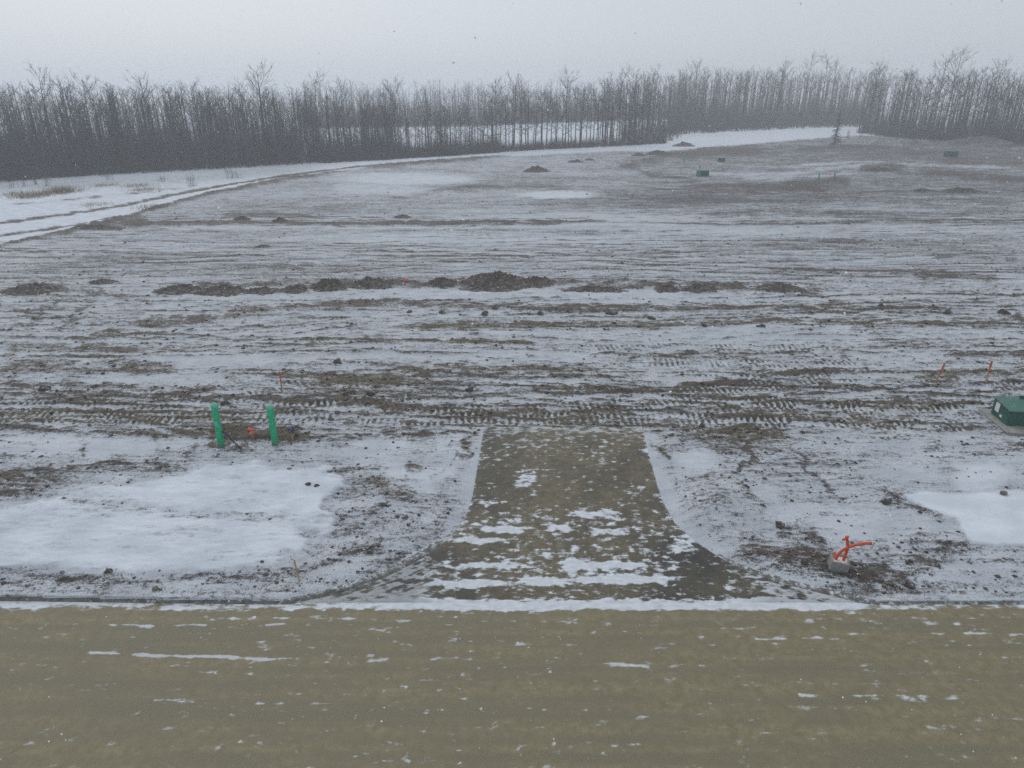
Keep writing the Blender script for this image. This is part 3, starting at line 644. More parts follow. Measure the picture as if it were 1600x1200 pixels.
# sparse splashes of slush
sp_ = fbm(x / .22, y / .13, 2, 340); S = S + .40 * ss(.40, .58, sp_) * ss(1300, 700, px) * ss(180, 420, px)
T = np.clip(.5 + 1.3 * fbm(x / 14, y / .30, 4, 345) + .5 * fbm(x / 2.5, y / 1.4, 4, 347) + .5 * q2 + .5 * fbm(x / .9, y / .5, 4, 350), 0, 1)
S = S + .30 * np.maximum(fbm(x / 9, y / .10, 3, 360), 0) * ss(-.1, .4, fbm(x / 6, y / 1.2, 2, 365))
thin_ = np.clip(.55 - 1.5 * ss(.6, .2, below) + .5 * fbm(x / 1.2, y / .3, 2, 370), 0, .9)
me = mesh_from('road', np.stack([x, y, -.05 * ss(KERB_Y + .06, KERB_Y + .2, y) + .004 * np.clip(S - .45, 0, .5)], 1), [grid_faces(len(kyr), len(cols))[:, ::-1]], True)
attr(me, 'cover', np.stack([np.clip(S, -.2, 1.2), T, thin_], 1))
tag(ob('road', me, M_ROAD), 'tan gravel-covered road with thin streaks of snow', kind='structure')
# the near verge, behind the picture's lower edge
mb = MB(); mb.box(-120, 120, -60, 3.62, -.4, 0.06); 
n_ = mb.build('ground', M_GROUND); attr(n_.data, 'cover', np.tile([[.7, .2, .2]], (8, 1))); tag(n_, 'snowy near verge of the road', kind='structure')

def kerb(name, path, h0, h1, label):
    """rolled concrete kerb swept along a plan path, cast in lengths"""
    P = np.asarray(path); seg = np.linalg.norm(np.diff(P, axis=0), axis=1); s = np.concatenate([[0], np.cumsum(seg)])
    root = tag(empty(name, (P[0, 0], P[0, 1], 0)), label, kind='structure')
    st = 3.0; k = 0
    while k * st < s[-1] - .2:
        a, b = k * st + .006, min((k + 1) * st, s[-1]) - .006; k += 1
        t = np.linspace(a, b, 9 if abs(path[0][1] - path[-1][1]) > .8 else 3)
        X, Y = np.interp(t, s, P[:, 0]), np.interp(t, s, P[:, 1])
        tx, ty = np.gradient(X), np.gradient(Y); l = np.hypot(tx, ty); nx, ny = -ty / l, tx / l     # to the left of travel
        h = h0 + (h1 - h0) * t / s[-1]
        V = []
        for i in range(len(t)):
            for off, z in ((-.06, -.2), (-.06, .004), (-.03, .35 * h[i]), (.015, .82 * h[i]), (.05, h[i]), (.20, h[i] + .004), (.20, -.2)):
                V.append((X[i] + nx[i] * off - P[0, 0], Y[i] + ny[i] * off - P[0, 1], z))
        m = 7; Q = grid_faces(len(t), m)[:, ::-1]
        ends = [[0, 6, 5, 1], [1, 5, 4, 3], [1, 3, 2, 2]]
        mb = MB(); mb.add(V, [(1, 3, 2)], np.vstack([Q, [[0, 6, 5, 1]], [[1, 5, 4, 3]]]))
        mb.build('kerb_length', M_KERB, root)
    return root
kx = np.linspace(-45, wl_[-1, 0], 24)
left = [(a, float(np.interp(a, kw_[:, 0], kw_[:, 1])) + .02) for a in kx if a > -28] + [tuple(p) for p in wl_[::-1][1:6]]
kerb('kerb', left, .135, .05, 'dark concrete kerb along the road curving into the driveway on its drift side')
right = [tuple(p) for p in wr_[4:-1]] + [(wr_[-1, 0], KERB_Y + .02), (wr_[-1, 0] + 24, KERB_Y + .03)]
kerb('kerb', [(a, b) for a, b in right], .035, .075, 'snow-covered concrete kerb curving out of the driveway past the orange conduits')

# ------------------------------------------------------------------ soil heaps
def heap_mesh(name, w, dp, h, seed, rough=1.0, at=(0, 0, 0)):
    """an uneven heap of soil, w wide, dp deep, h high, sunk a little at its rim"""
    nr, nt = 22, 64
    r = np.linspace(0, 1, nr); t = np.linspace(0, 2 * np.pi, nt, endpoint=False)
    R, Tt = np.meshgrid(r, t, indexing='ij')
    lob = 1 + .22 * fbm(np.cos(Tt) * 1.3 + seed, np.sin(Tt) * 1.3 + seed * 2.1, 3, seed)
    X = R * np.cos(Tt) * w * lob; Y = R * np.sin(Tt) * dp * lob
    prof = np.where(R < 1, (1 - R ** 1.5) ** 1.25, 0)
    sc = max(min(w * .35, h * 1.6), .25)
    Z = h * prof * (1 + .55 * fbm(X / sc + seed, Y / sc * .8, 3, seed + 3)) + rough * h * .62 * prof ** .5 * fbm(X / (sc * .33), Y / (sc * .33), 4, seed + 7, .65)
    Z = Z - .03 - .05 * R + ground(X.ravel() + at[0], Y.ravel() + at[1])[0].reshape(X.shape) - at[2]
    V = np.stack([X, Y, Z], -1).reshape(-1, 3)
    i = np.arange(nr * nt).reshape(nr, nt); j = np.roll(i, -1, 1)
    Q = np.stack([i[1:-1], j[1:-1], j[2:], i[2:]], -1).reshape(-1, 4)[:, ::-1]
    Tr = np.stack([np.full(nt, i[0, 0]), i[1], j[1]], -1)
    return mesh_from(name, V, [Q, Tr], False)
HEAPS = [  # px, base py, half width px, height px, material, label
    (38, 459, 50, 15, 0, 'broad dark brown soil heap at the end of the ridge, below the snowy track'),
    (155, 444, 28, 8, 0, 'low dark soil heap second from the start of the ridge on the track side'),
    (272, 459, 44, 13, 0, 'long low brown soil heap in the ridge, above the two green posts'),
    (338, 461, 44, 14, 0, 'brown soil heap touching the long low one above the green posts'),
    (405, 459, 40, 9, 0, 'low crumbly soil heap midway along the ridge above the green posts'),
    (455, 458, 26, 10, 0, 'small crumbly soil heap just before the steep pointed one in the ridge'),
    (510, 453, 29, 18, 0, 'steep rounded dark soil heap in the ridge, well left of the tallest one'),
    (578, 451, 40, 13, 0, 'flat-topped brown soil heap between the steep rounded heap and the pink ribbon'),
    (690, 450, 26, 12, 0, 'small brown soil heap between the pink ribbon and the tallest heap of the ridge'),
    (772, 452, 58, 23, 0, 'tallest and broadest dark soil heap in the ridge, straight up from the driveway'),
    (838, 449, 30, 13, 0, 'small soil heap leaning on the tallest heap of the ridge'),
    (930, 457, 60, 8, 0, 'long very low soil heap right after the tallest heap of the ridge'),
    (1045, 456, 22, 9, 0, 'small dark soil heap above the right corner of the driveway top'),
    (1095, 457, 34, 9, 0, 'low dark soil heap at the thin end of the ridge'),
    (1228, 456, 42, 12, 0, 'rough crumbly soil heap last in the ridge beside the diagonal ruts'),
    (838, 269, 20, 11, 0, 'dark pointed soil heap standing alone far up the field centre'),
    (1028, 242, 18, 8, 0, 'dark far soil heap on the snow strip before the trees'),
    (999, 244, 12, 6, 1, 'pale snow-dusted heap beside the dark far heap on the snow strip'),
    (921, 251, 10, 4, 0, 'small far soil heap on the snow, between two other small ones'),
    (900, 254, 13, 5, 0, 'far soil heap on the snow, nearest to the lone pointed heap'),
    (1071, 229, 17, 8, 1, 'snow-capped far heap at the foot of the hazy wood'),
    (1538, 226, 50, 15, 1, 'large pale heap in front of the hazy wood at the far right'),
    (1505, 226, 16, 6, 0, 'dark low heap at the foot of the large pale heap'),
    (375, 345, 15, 8, 0, 'brown soil heap left of its twin behind the long straight ridge'),
    (436, 347, 14, 7, 0, 'brown soil heap right of its twin behind the long straight ridge'),
    (408, 387, 16, 5, 0, 'small flat grey-brown soil heap alone on open snow in the field'),
    (628, 341, 17, 6, 0, 'low brown soil hump just behind the middle of the long straight ridge'),
    (1508, 302, 42, 9, 0, 'broken brown soil heap far up the right side of the field'),
    (1447, 300, 22, 6, 0, 'low dark soil heap beside the broken brown heap'),
    (1380, 268, 34, 7, 0, 'reddish brown hump beyond the distant pair of green posts'),
    (145, 359, 45, 8, 0, 'dark soil bank at the corner where the long ridge meets the snowy track'),
]
for i, (px, py, hw, hp, mt, lab) in enumerate(HEAPS):
    x, y, z = GT(px, py)
    dep = y * CP + CAM_H * SP; w = hw / FPX * dep * 1.22; h = hp / FPX * dep * .72
    dpt = min(w * .8, h * 2.2 + .3)
    at = (x, y + dpt * .6, gz(x, y + dpt * .6))
    o = ob('soil_heap', heap_mesh('soil_heap', w, dpt, h, 400 + i * 5, 1.0, at), (M_DIRT, M_DIRT_PALE)[mt], None, at)
    tag(o, lab, 'soil heap', 'soil heaps on the field')

def clod_geo(r, seed, sq=.7):
    R = np.random.default_rng(seed)
    p = (1 + 5 ** .5) / 2
    V = np.array([(-1, p, 0), (1, p, 0), (-1, -p, 0), (1, -p, 0), (0, -1, p), (0, 1, p), (0, -1, -p), (0, 1, -p), (p, 0, -1), (p, 0, 1), (-p, 0, -1), (-p, 0, 1)], float) / 1.9
    T = np.array([(0, 11, 5), (0, 5, 1), (0, 1, 7), (0, 7, 10), (0, 10, 11), (1, 5, 9), (5, 11, 4), (11, 10, 2), (10, 7, 6), (7, 1, 8), (3, 9, 4), (3, 4, 2), (3, 2, 6), (3, 6, 8), (3, 8, 9), (4, 9, 5), (2, 4, 11), (6, 2, 10), (8, 6, 7), (9, 8, 1)])
    V = V * (1 + R.uniform(-.28, .28, (12, 1))) * r * np.array([R.uniform(.8, 1.4), R.uniform(.8, 1.2), sq * R.uniform(.7, 1.1)])
    a = R.uniform(0, 6.28); c, s = math.cos(a), math.sin(a)
    V[:, :2] = V[:, :2] @ np.array([[c, s], [-s, c]])
    return V, T
CLODS = [(757, 491, 6, 'round dark soil clod below the tallest heap of the ridge'), (775, 483, 5, 'dark soil clod just above the round one below the tallest heap'),
    (640, 488, 4, 'soil clod below the pink ribbon'), (690, 489, 4, 'soil clod midway between the pink ribbon and the round dark clod'), (845, 490, 4, 'soil clod right of the round dark clod'),
    (955, 490, 7, 'ragged soil clod straight above the driveway on the rut'), (1018, 498, 5, 'soil clod right of the ragged clod above the driveway'),
    (1480, 489, 6, 'dark clod on the far rut above the orange-topped stakes'), (1566, 490, 8, 'ragged tan clod on the rut near the picture edge'), (1190, 511, 6, 'tan clod on the tan streak below the last heap of the ridge'),
    (1100, 510, 4, 'small tan clod on the tan streak'), (1238, 555, 3, 'small clod in the crawler prints right of centre'), (71, 609, 8, 'dark tan clod alone on the snow above the crawler prints at the picture edge'),
    (540, 616, 4, 'leftmost of three soil clods above the driveway corner'), (551, 614, 5, 'middle of three soil clods above the driveway corner'), (580, 617, 6, 'reddish clod, rightmost of three above the driveway corner'),
    (527, 567, 6, 'tan clod on open snow, well above the three clods'), (735, 610, 6, 'upright brown clod above the driveway top'), (516, 656, 4, 'dark clod lower of two beside the second green post'),
    (527, 646, 4, 'dark clod upper of two beside the second green post'), (352, 632, 5, 'dark clod just behind the first green post'), (1096, 668, 6, 'olive clod right of the driveway top'),
    (482, 757, 4, 'dark clod on the upper edge of the big snow drift'), (494, 760, 4, 'dark clod beside another at the upper edge of the big snow drift'), (170, 893, 5, 'dark flat clod on the lower part of the big snow drift'),
    (1165, 762, 5, 'dark clod on the crest beside the driveway mound'), (1420, 915, 8, 'dark tan clod below the orange conduits'), (1386, 786, 8, 'dark broken clod at the tip of the smooth snow sheet'),
    (1218, 822, 8, 'dark broken clod uphill from the orange conduits'), (1256, 880, 5, 'dark clod left of the grey conduit box'), (1376, 478, 4, 'small dark clod on the rut, right of the diagonal ruts')]
for i, (px, py, r, lab) in enumerate(CLODS):
    x, y, z = GT(px, py); rad = r / FPX * (y * CP + CAM_H * SP)
    mb = MB(); V, T = clod_geo(rad, 900 + i, .75); mb.add(V, T)
    for k in range(3):
        V, T = clod_geo(rad * .5, 950 + i * 3 + k, .7); mb.add(V + np.array([rad * random.uniform(-1, 1), rad * random.uniform(-.6, .6), -rad * .2]), T)
    o = mb.build('soil_clod', M_CLOD); o.location = (x, y, z + rad * .35); tag(o, lab, 'clod', 'large soil clods')
STONES = [(243, 921, 6, 'round tan stone lying just above the kerb below the snow drift'), (1568, 772, 6, 'grey stone at the corner of the bright snow patch by the smooth snow sheet'), (1402, 776, 4, 'small pale stone at the tip of the smooth snow sheet')]
for i, (px, py, r, lab) in enumerate(STONES):
    x, y, z = GT(px, py); rad = r / FPX * (y * CP + CAM_H * SP)
    mb = MB(); V, T = clod_geo(rad, 990 + i, .8); mb.add(V, T)
    o = mb.build('stone', M_ROCK, smooth=True); m = o.modifiers.new('sub', 'SUBSURF'); m.levels = m.render_levels = 2
    o.location = (x, y, z + rad * .35); tag(o, lab, 'stone', 'stones on the verge')

# loose crumbs of soil all over the churned ground
n = 42000
cpx = rng.uniform(-140, 1740, n); cpy = 300 + 640 * rng.random(n) ** .75
cx, cy = G(cpx, cpy); cz, cS, cT, cD = ground(cx, cy)
yy = np.clip(cy, DY0, DY1); ind = np.minimum(np.minimum(cx - drv_l(yy), drv_r(yy) - cx), DY1 - cy)
keep = (rng.random(n) < np.clip(1.12 - 1.35 * cS, 0.02, 1)) & (ind < -.1) & (cy > kerb_y(cx) + .3) & (cD < .5) & (cpx > -140)
cx, cy, cz = cx[keep], cy[keep], cz[keep]; n = len(cx)
base = [clod_geo(1.0, 2000 + k, .5) for k in range(24)]
dist = np.hypot(cx, cy)
cpy = cpy[keep]; rad = (0.009 + 0.034 * rng.random(n) ** 5) * (1 + .024 * dist) * (1 + .12 * ((cpy > 440) & (cpy < 700)))
bi = rng.integers(0, 24, n)
BV = np.stack([b[0] for b in base]); TT = base[0][1]
V = BV[bi] * rad[:, None, None] + np.stack([cx, cy, cz + rad * .25], 1)[:, None, :]
F = TT[None] + (np.arange(n) * 12)[:, None, None]
tag(ob('soil_crumbs', mesh_from('soil_crumbs', V.reshape(-1, 3), [F.reshape(-1, 3)]), M_CLOD), 'loose crumbs of dark soil strewn over the churned field', 'soil crumbs', kind='stuff')

# ------------------------------------------------------------------ woods
def stick(mb, a, b, r0, r1, k=3, mid=None):
    P = [a, b] if mid is None else [a, mid, b]
    mb.tube(np.array(P), np.linspace(r0, r1, len(P)), k, False)
def bare_tree(seed, H, full=1.0, lod=0):
    R = np.random.default_rng(seed); trunk, crown = MB(), MB()
    lean = R.normal(0, .022, 2); n = 8
    t = np.linspace(0, 1, n); wob = np.cumsum(R.normal(0, .05, (n, 2)), 0) * t[:, None]
    P = np.stack([lean[0] * H * t + wob[:, 0], lean[1] * H * t + wob[:, 1], H * t], 1)
    r0 = (.075 + .0055 * H) * R.uniform(.8, 1.2); rad = r0 * (1 - .92 * t ** 1.15) + .01
    trunk.tube(P, rad, 5 if not lod else 3, False)
    nb = int((24 if not lod else 11) * full)
    for i in range(nb):
        tt = .26 + .72 * ((i + R.random()) / nb) ** .85
        p = np.array([np.interp(tt, t, P[:, k]) for k in range(3)]); rr = np.interp(tt, t, rad)
        az = R.uniform(0, 6.283); L = H * (.10 + .20 * (1 - tt) ** .7) * R.uniform(.6, 1.25) * (.65 if tt < .4 else 1)
        el = R.uniform(.45, 1.0) if tt > .45 else R.uniform(.05, .6)
        d = np.array([math.cos(az) * math.cos(el), math.sin(az) * math.cos(el), math.sin(el)])
        mid = p + d * L * .5 + R.normal(0, .04 * L, 3); e = p + d * L + np.array([0, 0, .14 * L])
        stick(crown, p, e, rr * .42 + .012, .012, 3, mid)
        for j in range(5 if not lod else 2):
            s = R.uniform(.25, 1.0); q = p + (e - p) * s; a2 = az + R.normal(0, .8); e2 = np.clip(el + R.normal(.1, .35), -.2, 1.4)
            d2 = np.array([math.cos(a2) * math.cos(e2), math.sin(a2) * math.cos(e2), math.sin(e2)]); L2 = L * R.uniform(.25, .5)
            f = q + d2 * L2; stick(crown, q, f, .016, .010)
            for m in range(3 if not lod else 1):
                s2 = R.uniform(.3, 1); q2 = q + (f - q) * s2; d3 = d2 + R.normal(0, .5, 3)
                stick(crown, q2, q2 + d3 * L2 * R.uniform(.35, .7), .011, .006)
    return trunk, crown
def spruce(seed, H, wid=.17, gaps=0.0):
    R = np.random.default_rng(seed); trunk, crown = MB(), MB()
    trunk.tube([(0, 0, 0), (R.normal(0, .04), 0, H * .5), (R.normal(0, .05), R.normal(0, .05), H)], [.012 * H + .02, .007 * H + .015, .008], 5, False)
    nw = int(H * 4.2)
    for i in range(nw):
        t = .06 + .93 * i / nw; z = H * t; L = H * wid * (1 - t) ** .85 + .10
        for j in range(R.integers(5, 8)):
            if R.random() < gaps: continue
            az = R.uniform(0, 6.283); l = L * R.uniform(.6, 1.15); dr = -.25 * l + .10 * l * R.normal()
            d = np.array([math.cos(az), math.sin(az), 0]); s = np.array([-d[1], d[0], 0])
            for q in range(4):
                f0, f1 = q / 4, (q + 1) / 4 + .08
                a = d * l * f0 + np.array([0, 0, z + dr * f0]); b = d * l * f1 + np.array([0, 0, z + dr * f1 - .02])
                wv = l * .20 * (1.1 - f0 * .7)
                for sg in (-1, 1):
                    tip = b + s * sg * wv * R.uniform(.7, 1.3) + np.array([0, 0, -wv * R.uniform(.2, .6)])
                    crown.add([a, b, tip, (a + b) / 2 + np.array([0, 0, -.06])], [(0, 1, 2), (0, 2, 3)])
    return trunk, crown
ASPEN = []
for k in range(14):
    H = (10.2, 11.0, 11.8, 12.4, 13.0, 13.6, 14.4, 9.0, 8.0, 10.6, 12.8, 11.4, 9.6, 13.9)[k]
    t, c = bare_tree(50 + k, H, (1.0, 1.15, .8)[k % 3])
    mt, mc = t.mesh('trunk', True), c.mesh('crown', False)
    mt.materials.append((M_BARK, M_BARK2)[k % 2]); mc.materials.append(M_TWIG)
    ASPEN.append((H, mt, mc))
SPR = []
for k, H in enumerate((9.5, 6.5, 4.0, 11.5)):
    t, c = spruce(150 + k, H)
    mt, mc = t.mesh('trunk', True), c.mesh('crown', False); mt.materials.append(M_BARK2); mc.materials.append(M_NEEDLE)
    SPR.append((H, mt, mc))
def plant_tree(name, kind, x, y, s, label, group, cat='tree'):
    H, mt, mc = kind
    e = empty(name, (x, y, gz(x, y) - .05), random.uniform(0, 6.28)); e.scale = (s, s, s)
    ob('trunk', mt, None, e); ob('crown', mc, None, e)
    tag(e, label, cat, group); return e
FRONT = [(-260, 312), (-60, 289), (0, 283), (100, 276), (300, 265), (560, 251), (700, 245), (790, 239), (1000, 229), (1060, 225), (1200, 216), (1330, 210), (1420, 220), (1600, 228), (1860, 244)]
fx_, fy_ = [f[0] for f in FRONT], [f[1] for f in FRONT]
def wood_pos(px, off):
    x, y = G(px, np.interp(px, fx_, fy_)); d = np.hypot(x, y); k = (d + off) / d
    return float(x * k), float(y * k)
def row(n, p0, p1, o0, o1, label, group, smin=.56, smax=1.02, kinds=None, power=1.0):
    for i in range(n):
        lab = label.replace('#', ('%d%s' % (i + 1, 'th' if i % 100 in (10, 11, 12) else {0: 'st', 1: 'nd', 2: 'rd'}.get(i % 10, 'th'))))
        px = p0 + (p1 - p0) * (i + random.uniform(0, 1)) / n; off = o0 + (o1 - o0) * random.random() ** power
        x, y = wood_pos(px, off)
        plant_tree('bare_tree', random.choice(kinds or ASPEN), x, y, random.uniform(smin, smax), lab, group)
row(46, -180, 180, .5, 9, 'bare grey tree, # along the dense dark wood behind the dry grass tufts', 'trees of the wood behind the dry grass')
row(52, 180, 500, .5, 10, 'bare tree, # along the dark wood beside the curving snowy track', 'trees of the wood beside the snowy track')
row(52, 500, 770, .5, 11, 'bushy bare tree, # from the left in the thinning wood before the distant snowfield', 'trees of the thinning wood', .50, .92)
row(44, 770, 1010, .5, 7, 'slender bare tree, # from the left in the thin row before the distant snowfield', 'slender trees before the snowfield', .72, 1.08)
row(26, 1010, 1330, 30, 60, 'hazy bare tree, # from the left along the edge of the far blue-grey wood', 'trees of the hazy far wood', 1.0, 1.35)
row(60, 1335, 1760, .5, 12, 'pale-stemmed bare tree, # along the wood behind the large pale heap', 'trees of the wood at the far right', .95, 1.25)
# a few evergreens inside the left wood
for px, off, k, s, lab in ((118, 1.5, 0, 1.0, 'narrow dark spruce standing in the wood above the dry grass tufts'), (196, 2.5, 3, .95, 'tall dark spruce in the wood just right of the dry grass tufts'),
                      (40, 1.0, 1, 1.0, 'broad dark spruce low in the wood near the picture edge'), (98, .4, 2, 1.05, 'small olive spruce at the foot of the wood above the grass tufts'),
                      (150, 5, 3, .9, 'dark spruce between the two tallest spruces of the dense wood'), (12, 4, 0, 1.0, 'dark spruce behind the broad low one near the picture edge'), (72, 6, 3, .85, 'dark spruce deep in the wood behind the small olive one'),
                      (240, 4, 1, 1.1, 'short dark spruce in the wood above the bushy verge shrub'), (420, 3, 1, 1.0, 'short dark spruce in the wood where the track narrows'),
                      (690, 2, 0, .85, 'dark bushy spruce among bare trees left of the distant snowfield')):
    x, y = wood_pos(px, off); plant_tree('spruce_tree', SPR[k], x, y, s, lab, None)
# lone young conifer out on the field
t, c = spruce(171, 7.6, .17, .15)
x, y, z = GT(1304, 226)
e = tag(empty('spruce_tree', (x, y, z - .05)), 'lone thin young conifer standing in front of the hazy far wood', 'tree')
t.build('trunk', M_BARK2, e, True); c.build('crown', M_NEEDLE, e)

# the mass of the woods behind their front rows
wood = MB()
LOD = [bare_tree(300 + k, 12.5, .9, 1) for k in range(12)]
LV = []
for t, c in LOD:
    m = MB(); 
    for q in (t, c): m.add(np.vstack(q.V), None, np.vstack(q.Q))
    LV.append((np.vstack(m.V), np.vstack(m.Q)))
def lod_tree(x, y, s):
    V, Q = LV[random.randrange(12)]; a = random.uniform(0, 6.28); c, sn = math.cos(a), math.sin(a)
    V = V * s; V = np.stack([V[:, 0] * c - V[:, 1] * sn + x, V[:, 0] * sn + V[:, 1] * c + y, V[:, 2]], 1)
    PZ.append((x, y, len(V))); wood.add(V, None, Q)
PZ = []
def mass(n, p0, p1, o0, o1, s0, s1):
    for i in range(n):
        x, y = wood_pos(random.uniform(p0, p1), random.uniform(o0, o1)); lod_tree(x, y, random.uniform(s0, s1))
mass(520, -330, 330, 9, 70, .68, .98); mass(190, 330, 500, 9, 55, .62, .95); mass(70, 480, 620, 9, 40, .55, .85); mass(45, 560, 770, 9, 30, .5, .75)
mass(24, 930, 1030, 6, 40, .8, 1.05); mass(50, 985, 1090, 25, 90, .9, 1.2); mass(260, 1050, 1365, 45, 130, 1.0, 1.35); mass(220, 1345, 1900, 8, 60, .95, 1.2)
for i in range(330):                                                  # beyond the distant snowfield
    px = random.uniform(480, 1120); x, y = G(px, np.interp(px, [480, 800, 1000, 1120], [203, 199, 194, 191])); k = 1 + random.uniform(0, .22)
    lod_tree(float(x) * k, float(y) * k, random.uniform(.75, 1.1))
for i in range(200):
    px = random.uniform(560, 1060); x, y = G(px, np.interp(px, [480, 800, 1000, 1120], [202, 198, 193, 190])); k = 1 + random.uniform(0, .12)
    lod_tree(float(x) * k, float(y) * k, random.uniform(.7, .95))
V = np.vstack(wood.V); a = np.array(PZ)
zz = ground(a[:, 0], a[:, 1])[0] - .1
V[:, 2] += np.repeat(zz, a[:, 2].astype(int))
tag(ob('woodland', mesh_from('woodland', V, [np.vstack(wood.Q)]), M_TWIG), 'mass of bare trees filling the woods behind the front rows', 'woods', kind='stuff')

# brush and whips along the foot of the woods
def stems(pos, h, spread, r, k):
    """k slender stems from every place: three-sided tapering sticks"""
    n = len(pos); B = np.repeat(pos, k, 0); hh = np.repeat(h, k) * rng.uniform(.55, 1.1, n * k)
    B = B + np.concatenate([rng.normal(0, spread * .35, (n * k, 2)), np.zeros((n * k, 1))], 1)
    tip = B + np.stack([rng.normal(0, .22, n * k) * hh * spread, rng.normal(0, .22, n * k) * hh * spread, hh], 1)
    th = rng.uniform(0, 6.28, n * k); V = []
    for q in range(3):
        V.append(B + r * np.stack([np.cos(th + q * 2.094), np.sin(th + q * 2.094), np.full(n * k, -2.0)], 1))
    V.append(tip); V = np.stack(V, 1).reshape(-1, 3)
    o = (np.arange(n * k) * 4)[:, None]
    T = np.concatenate([o + np.array([[0, 1, 3]]), o + np.array([[1, 2, 3]]), o + np.array([[2, 0, 3]])])
    return V, T
def brush(n, p0, p1, o0, o1, h0, h1, k, r, spread=.8):
    px = rng.uniform(p0, p1, n); off = rng.uniform(o0, o1, n)
    x, y = G(px, np.interp(px, fx_, fy_)); d = np.hypot(x, y); x, y = x * (d + off) / d, y * (d + off) / d
    return stems(np.stack([x, y, ground(x, y)[0]], 1), rng.uniform(h0, h1, n) * (.7 + .6 * fbm(x / 5, y / 5, 2, 500) + .3), spread, r, k)
mb = MB()
for a in ((2600, -300, 520, -.8, 10, 1.0, 3.2, 4, .022), (3700, -300, 470, 1, 40, 3.0, 8.5, 4, .032), (420, 450, 600, 1, 30, 2.5, 7, 4, .03), (2300, 500, 1040, -1, 6, .9, 2.4, 4, .028),
          (1000, 520, 780, 1, 12, 2.0, 4.5, 4, .03), (1300, 1340, 1880, -1, 8, .8, 2.4, 4, .032), (1600, 1345, 1880, 2, 30, 3.0, 9, 4, .045), (700, 1030, 1340, 28, 50, 1.0, 3.0, 4, .045), (1500, 1040, 1350, 40, 90, 3.0, 11.0, 4, .06), (200, 970, 1060, 6, 50, 2.5, 7.0, 4, .05)):
    mb.add(*brush(*a))
px = rng.uniform(470, 1080, 3200); x, y = G(px, np.interp(px, [480, 800, 1000, 1120], [203, 199, 194, 191])); k = 1 + rng.uniform(0, .15, 3200); x, y = x * k, y * k
mb.add(*stems(np.stack([x, y, ground(x, y)[0]], 1), rng.uniform(2.5, 9.5, 3200), .5, .06, 3))
tag(mb.build('undergrowth', M_BRUSH), 'purplish brown leafless brush along the foot of the woods', 'undergrowth', kind='stuff')

# bare shrubs and dry grass on the snowy verge in front of the left wood
def shrub(px, py, h, k, spread, lab):
    x, y, z = GT(px, py); V, T = stems(np.zeros((3, 3)), np.full(3, h), spread, .016, k)
    V2, T2 = stems(np.array([[0, 0, h * .35]] * 4), np.full(4, h * .6), spread * 1.7, .010, k)
    m = MB(); m.add(V, T); m.add(V2, T2); o = m.build('bare_shrub', M_BRUSH); o.location = (x, y, z); tag(o, lab, 'shrub', 'bare shrubs on the snowy verge')
for a in ((20, 293, 2.0, 3, .5, 'thin bare sapling cluster nearest the picture edge, before the wood'), (38, 291, 2.2, 2, .4, 'second thin bare sapling cluster from the picture edge, before the wood'), (57, 288, 2.0, 4, .6, 'bare sapling clump behind the leftmost dry grass tuft'), (74, 290, 1.9, 5, .7, 'dense bare shrub behind the largest dry grass tuft'),
          (170, 281, 1.3, 5, .8, 'bare dark shrub right of the dry grass tufts'), (300, 291, 2.0, 6, .9, 'bushy bare shrub on the verge just above the track bend'), (255, 284, 1.1, 4, .8, 'small bare shrub left of the bushy one on the verge'), (360, 278, 1.8, 6, .8, 'broad bare shrub on the verge where the track narrows'), (372, 278, 1.2, 4, .8, 'small bare shrub right against the broad one where the track narrows'),
          (250, 300, 1.1, 2, .4, 'single thin bare twig shrub on the snow, nearest to the track'), (1325, 216, 2.6, 5, .5, 'bare sapling clump beside the lone young conifer'), (1345, 214, 2.4, 4, .5, 'bare sapling clump at the corner of the far right wood')):
    shrub(*a)
def tuft(px, py, w, h, n, lab, grp=True):
    x, y, z = GT(px, py); pos = np.concatenate([rng.normal(0, 1, (n, 2)) * np.array([[w * .32, w * .2]]), np.zeros((n, 1))], 1)
    V, T = stems(pos, np.full(n, h), 2.6, .012, 4)
    m = MB(); m.add(V, T); o = m.build('grass_tuft', M_STRAW); o.location = (x, y, z); tag(o, lab, 'grass tuft', 'dry grass tufts on the snow')
for a in ((97, 300, 1.3, .9, 170, 'largest golden dry grass tuft on the snow before the wood'), (57, 307, .7, .6, 90, 'small dry grass tuft below and left of the largest one'), (38, 308, .7, .5, 70, 'dry grass tuft third from the largest one'), (28, 304, 1.2, .5, 80, 'flat dry grass tuft nearest the picture edge'),
          (78, 303, .7, .5, 70, 'small dry grass tuft touching the largest one'), (215, 291, .3, .4, 80, 'thin dry grass tuft on the verge above the track'), (165, 290, .22, .4, 60, 'thin dry grass tuft midway to the largest one'), (150, 320, .5, .3, 60, 'dry grass tuft growing on the rut of the snowy track'), (225, 297, .6, .35, 90, 'thin dry grass tuft right at the edge of the track'), (237, 325, .5, .35, 60, 'dry grass tuft on the near side of the snowy track'),
          (456, 276, .7, .35, 90, 'distant dry grass tuft where the track reaches the wood')):
    tuft(*a)

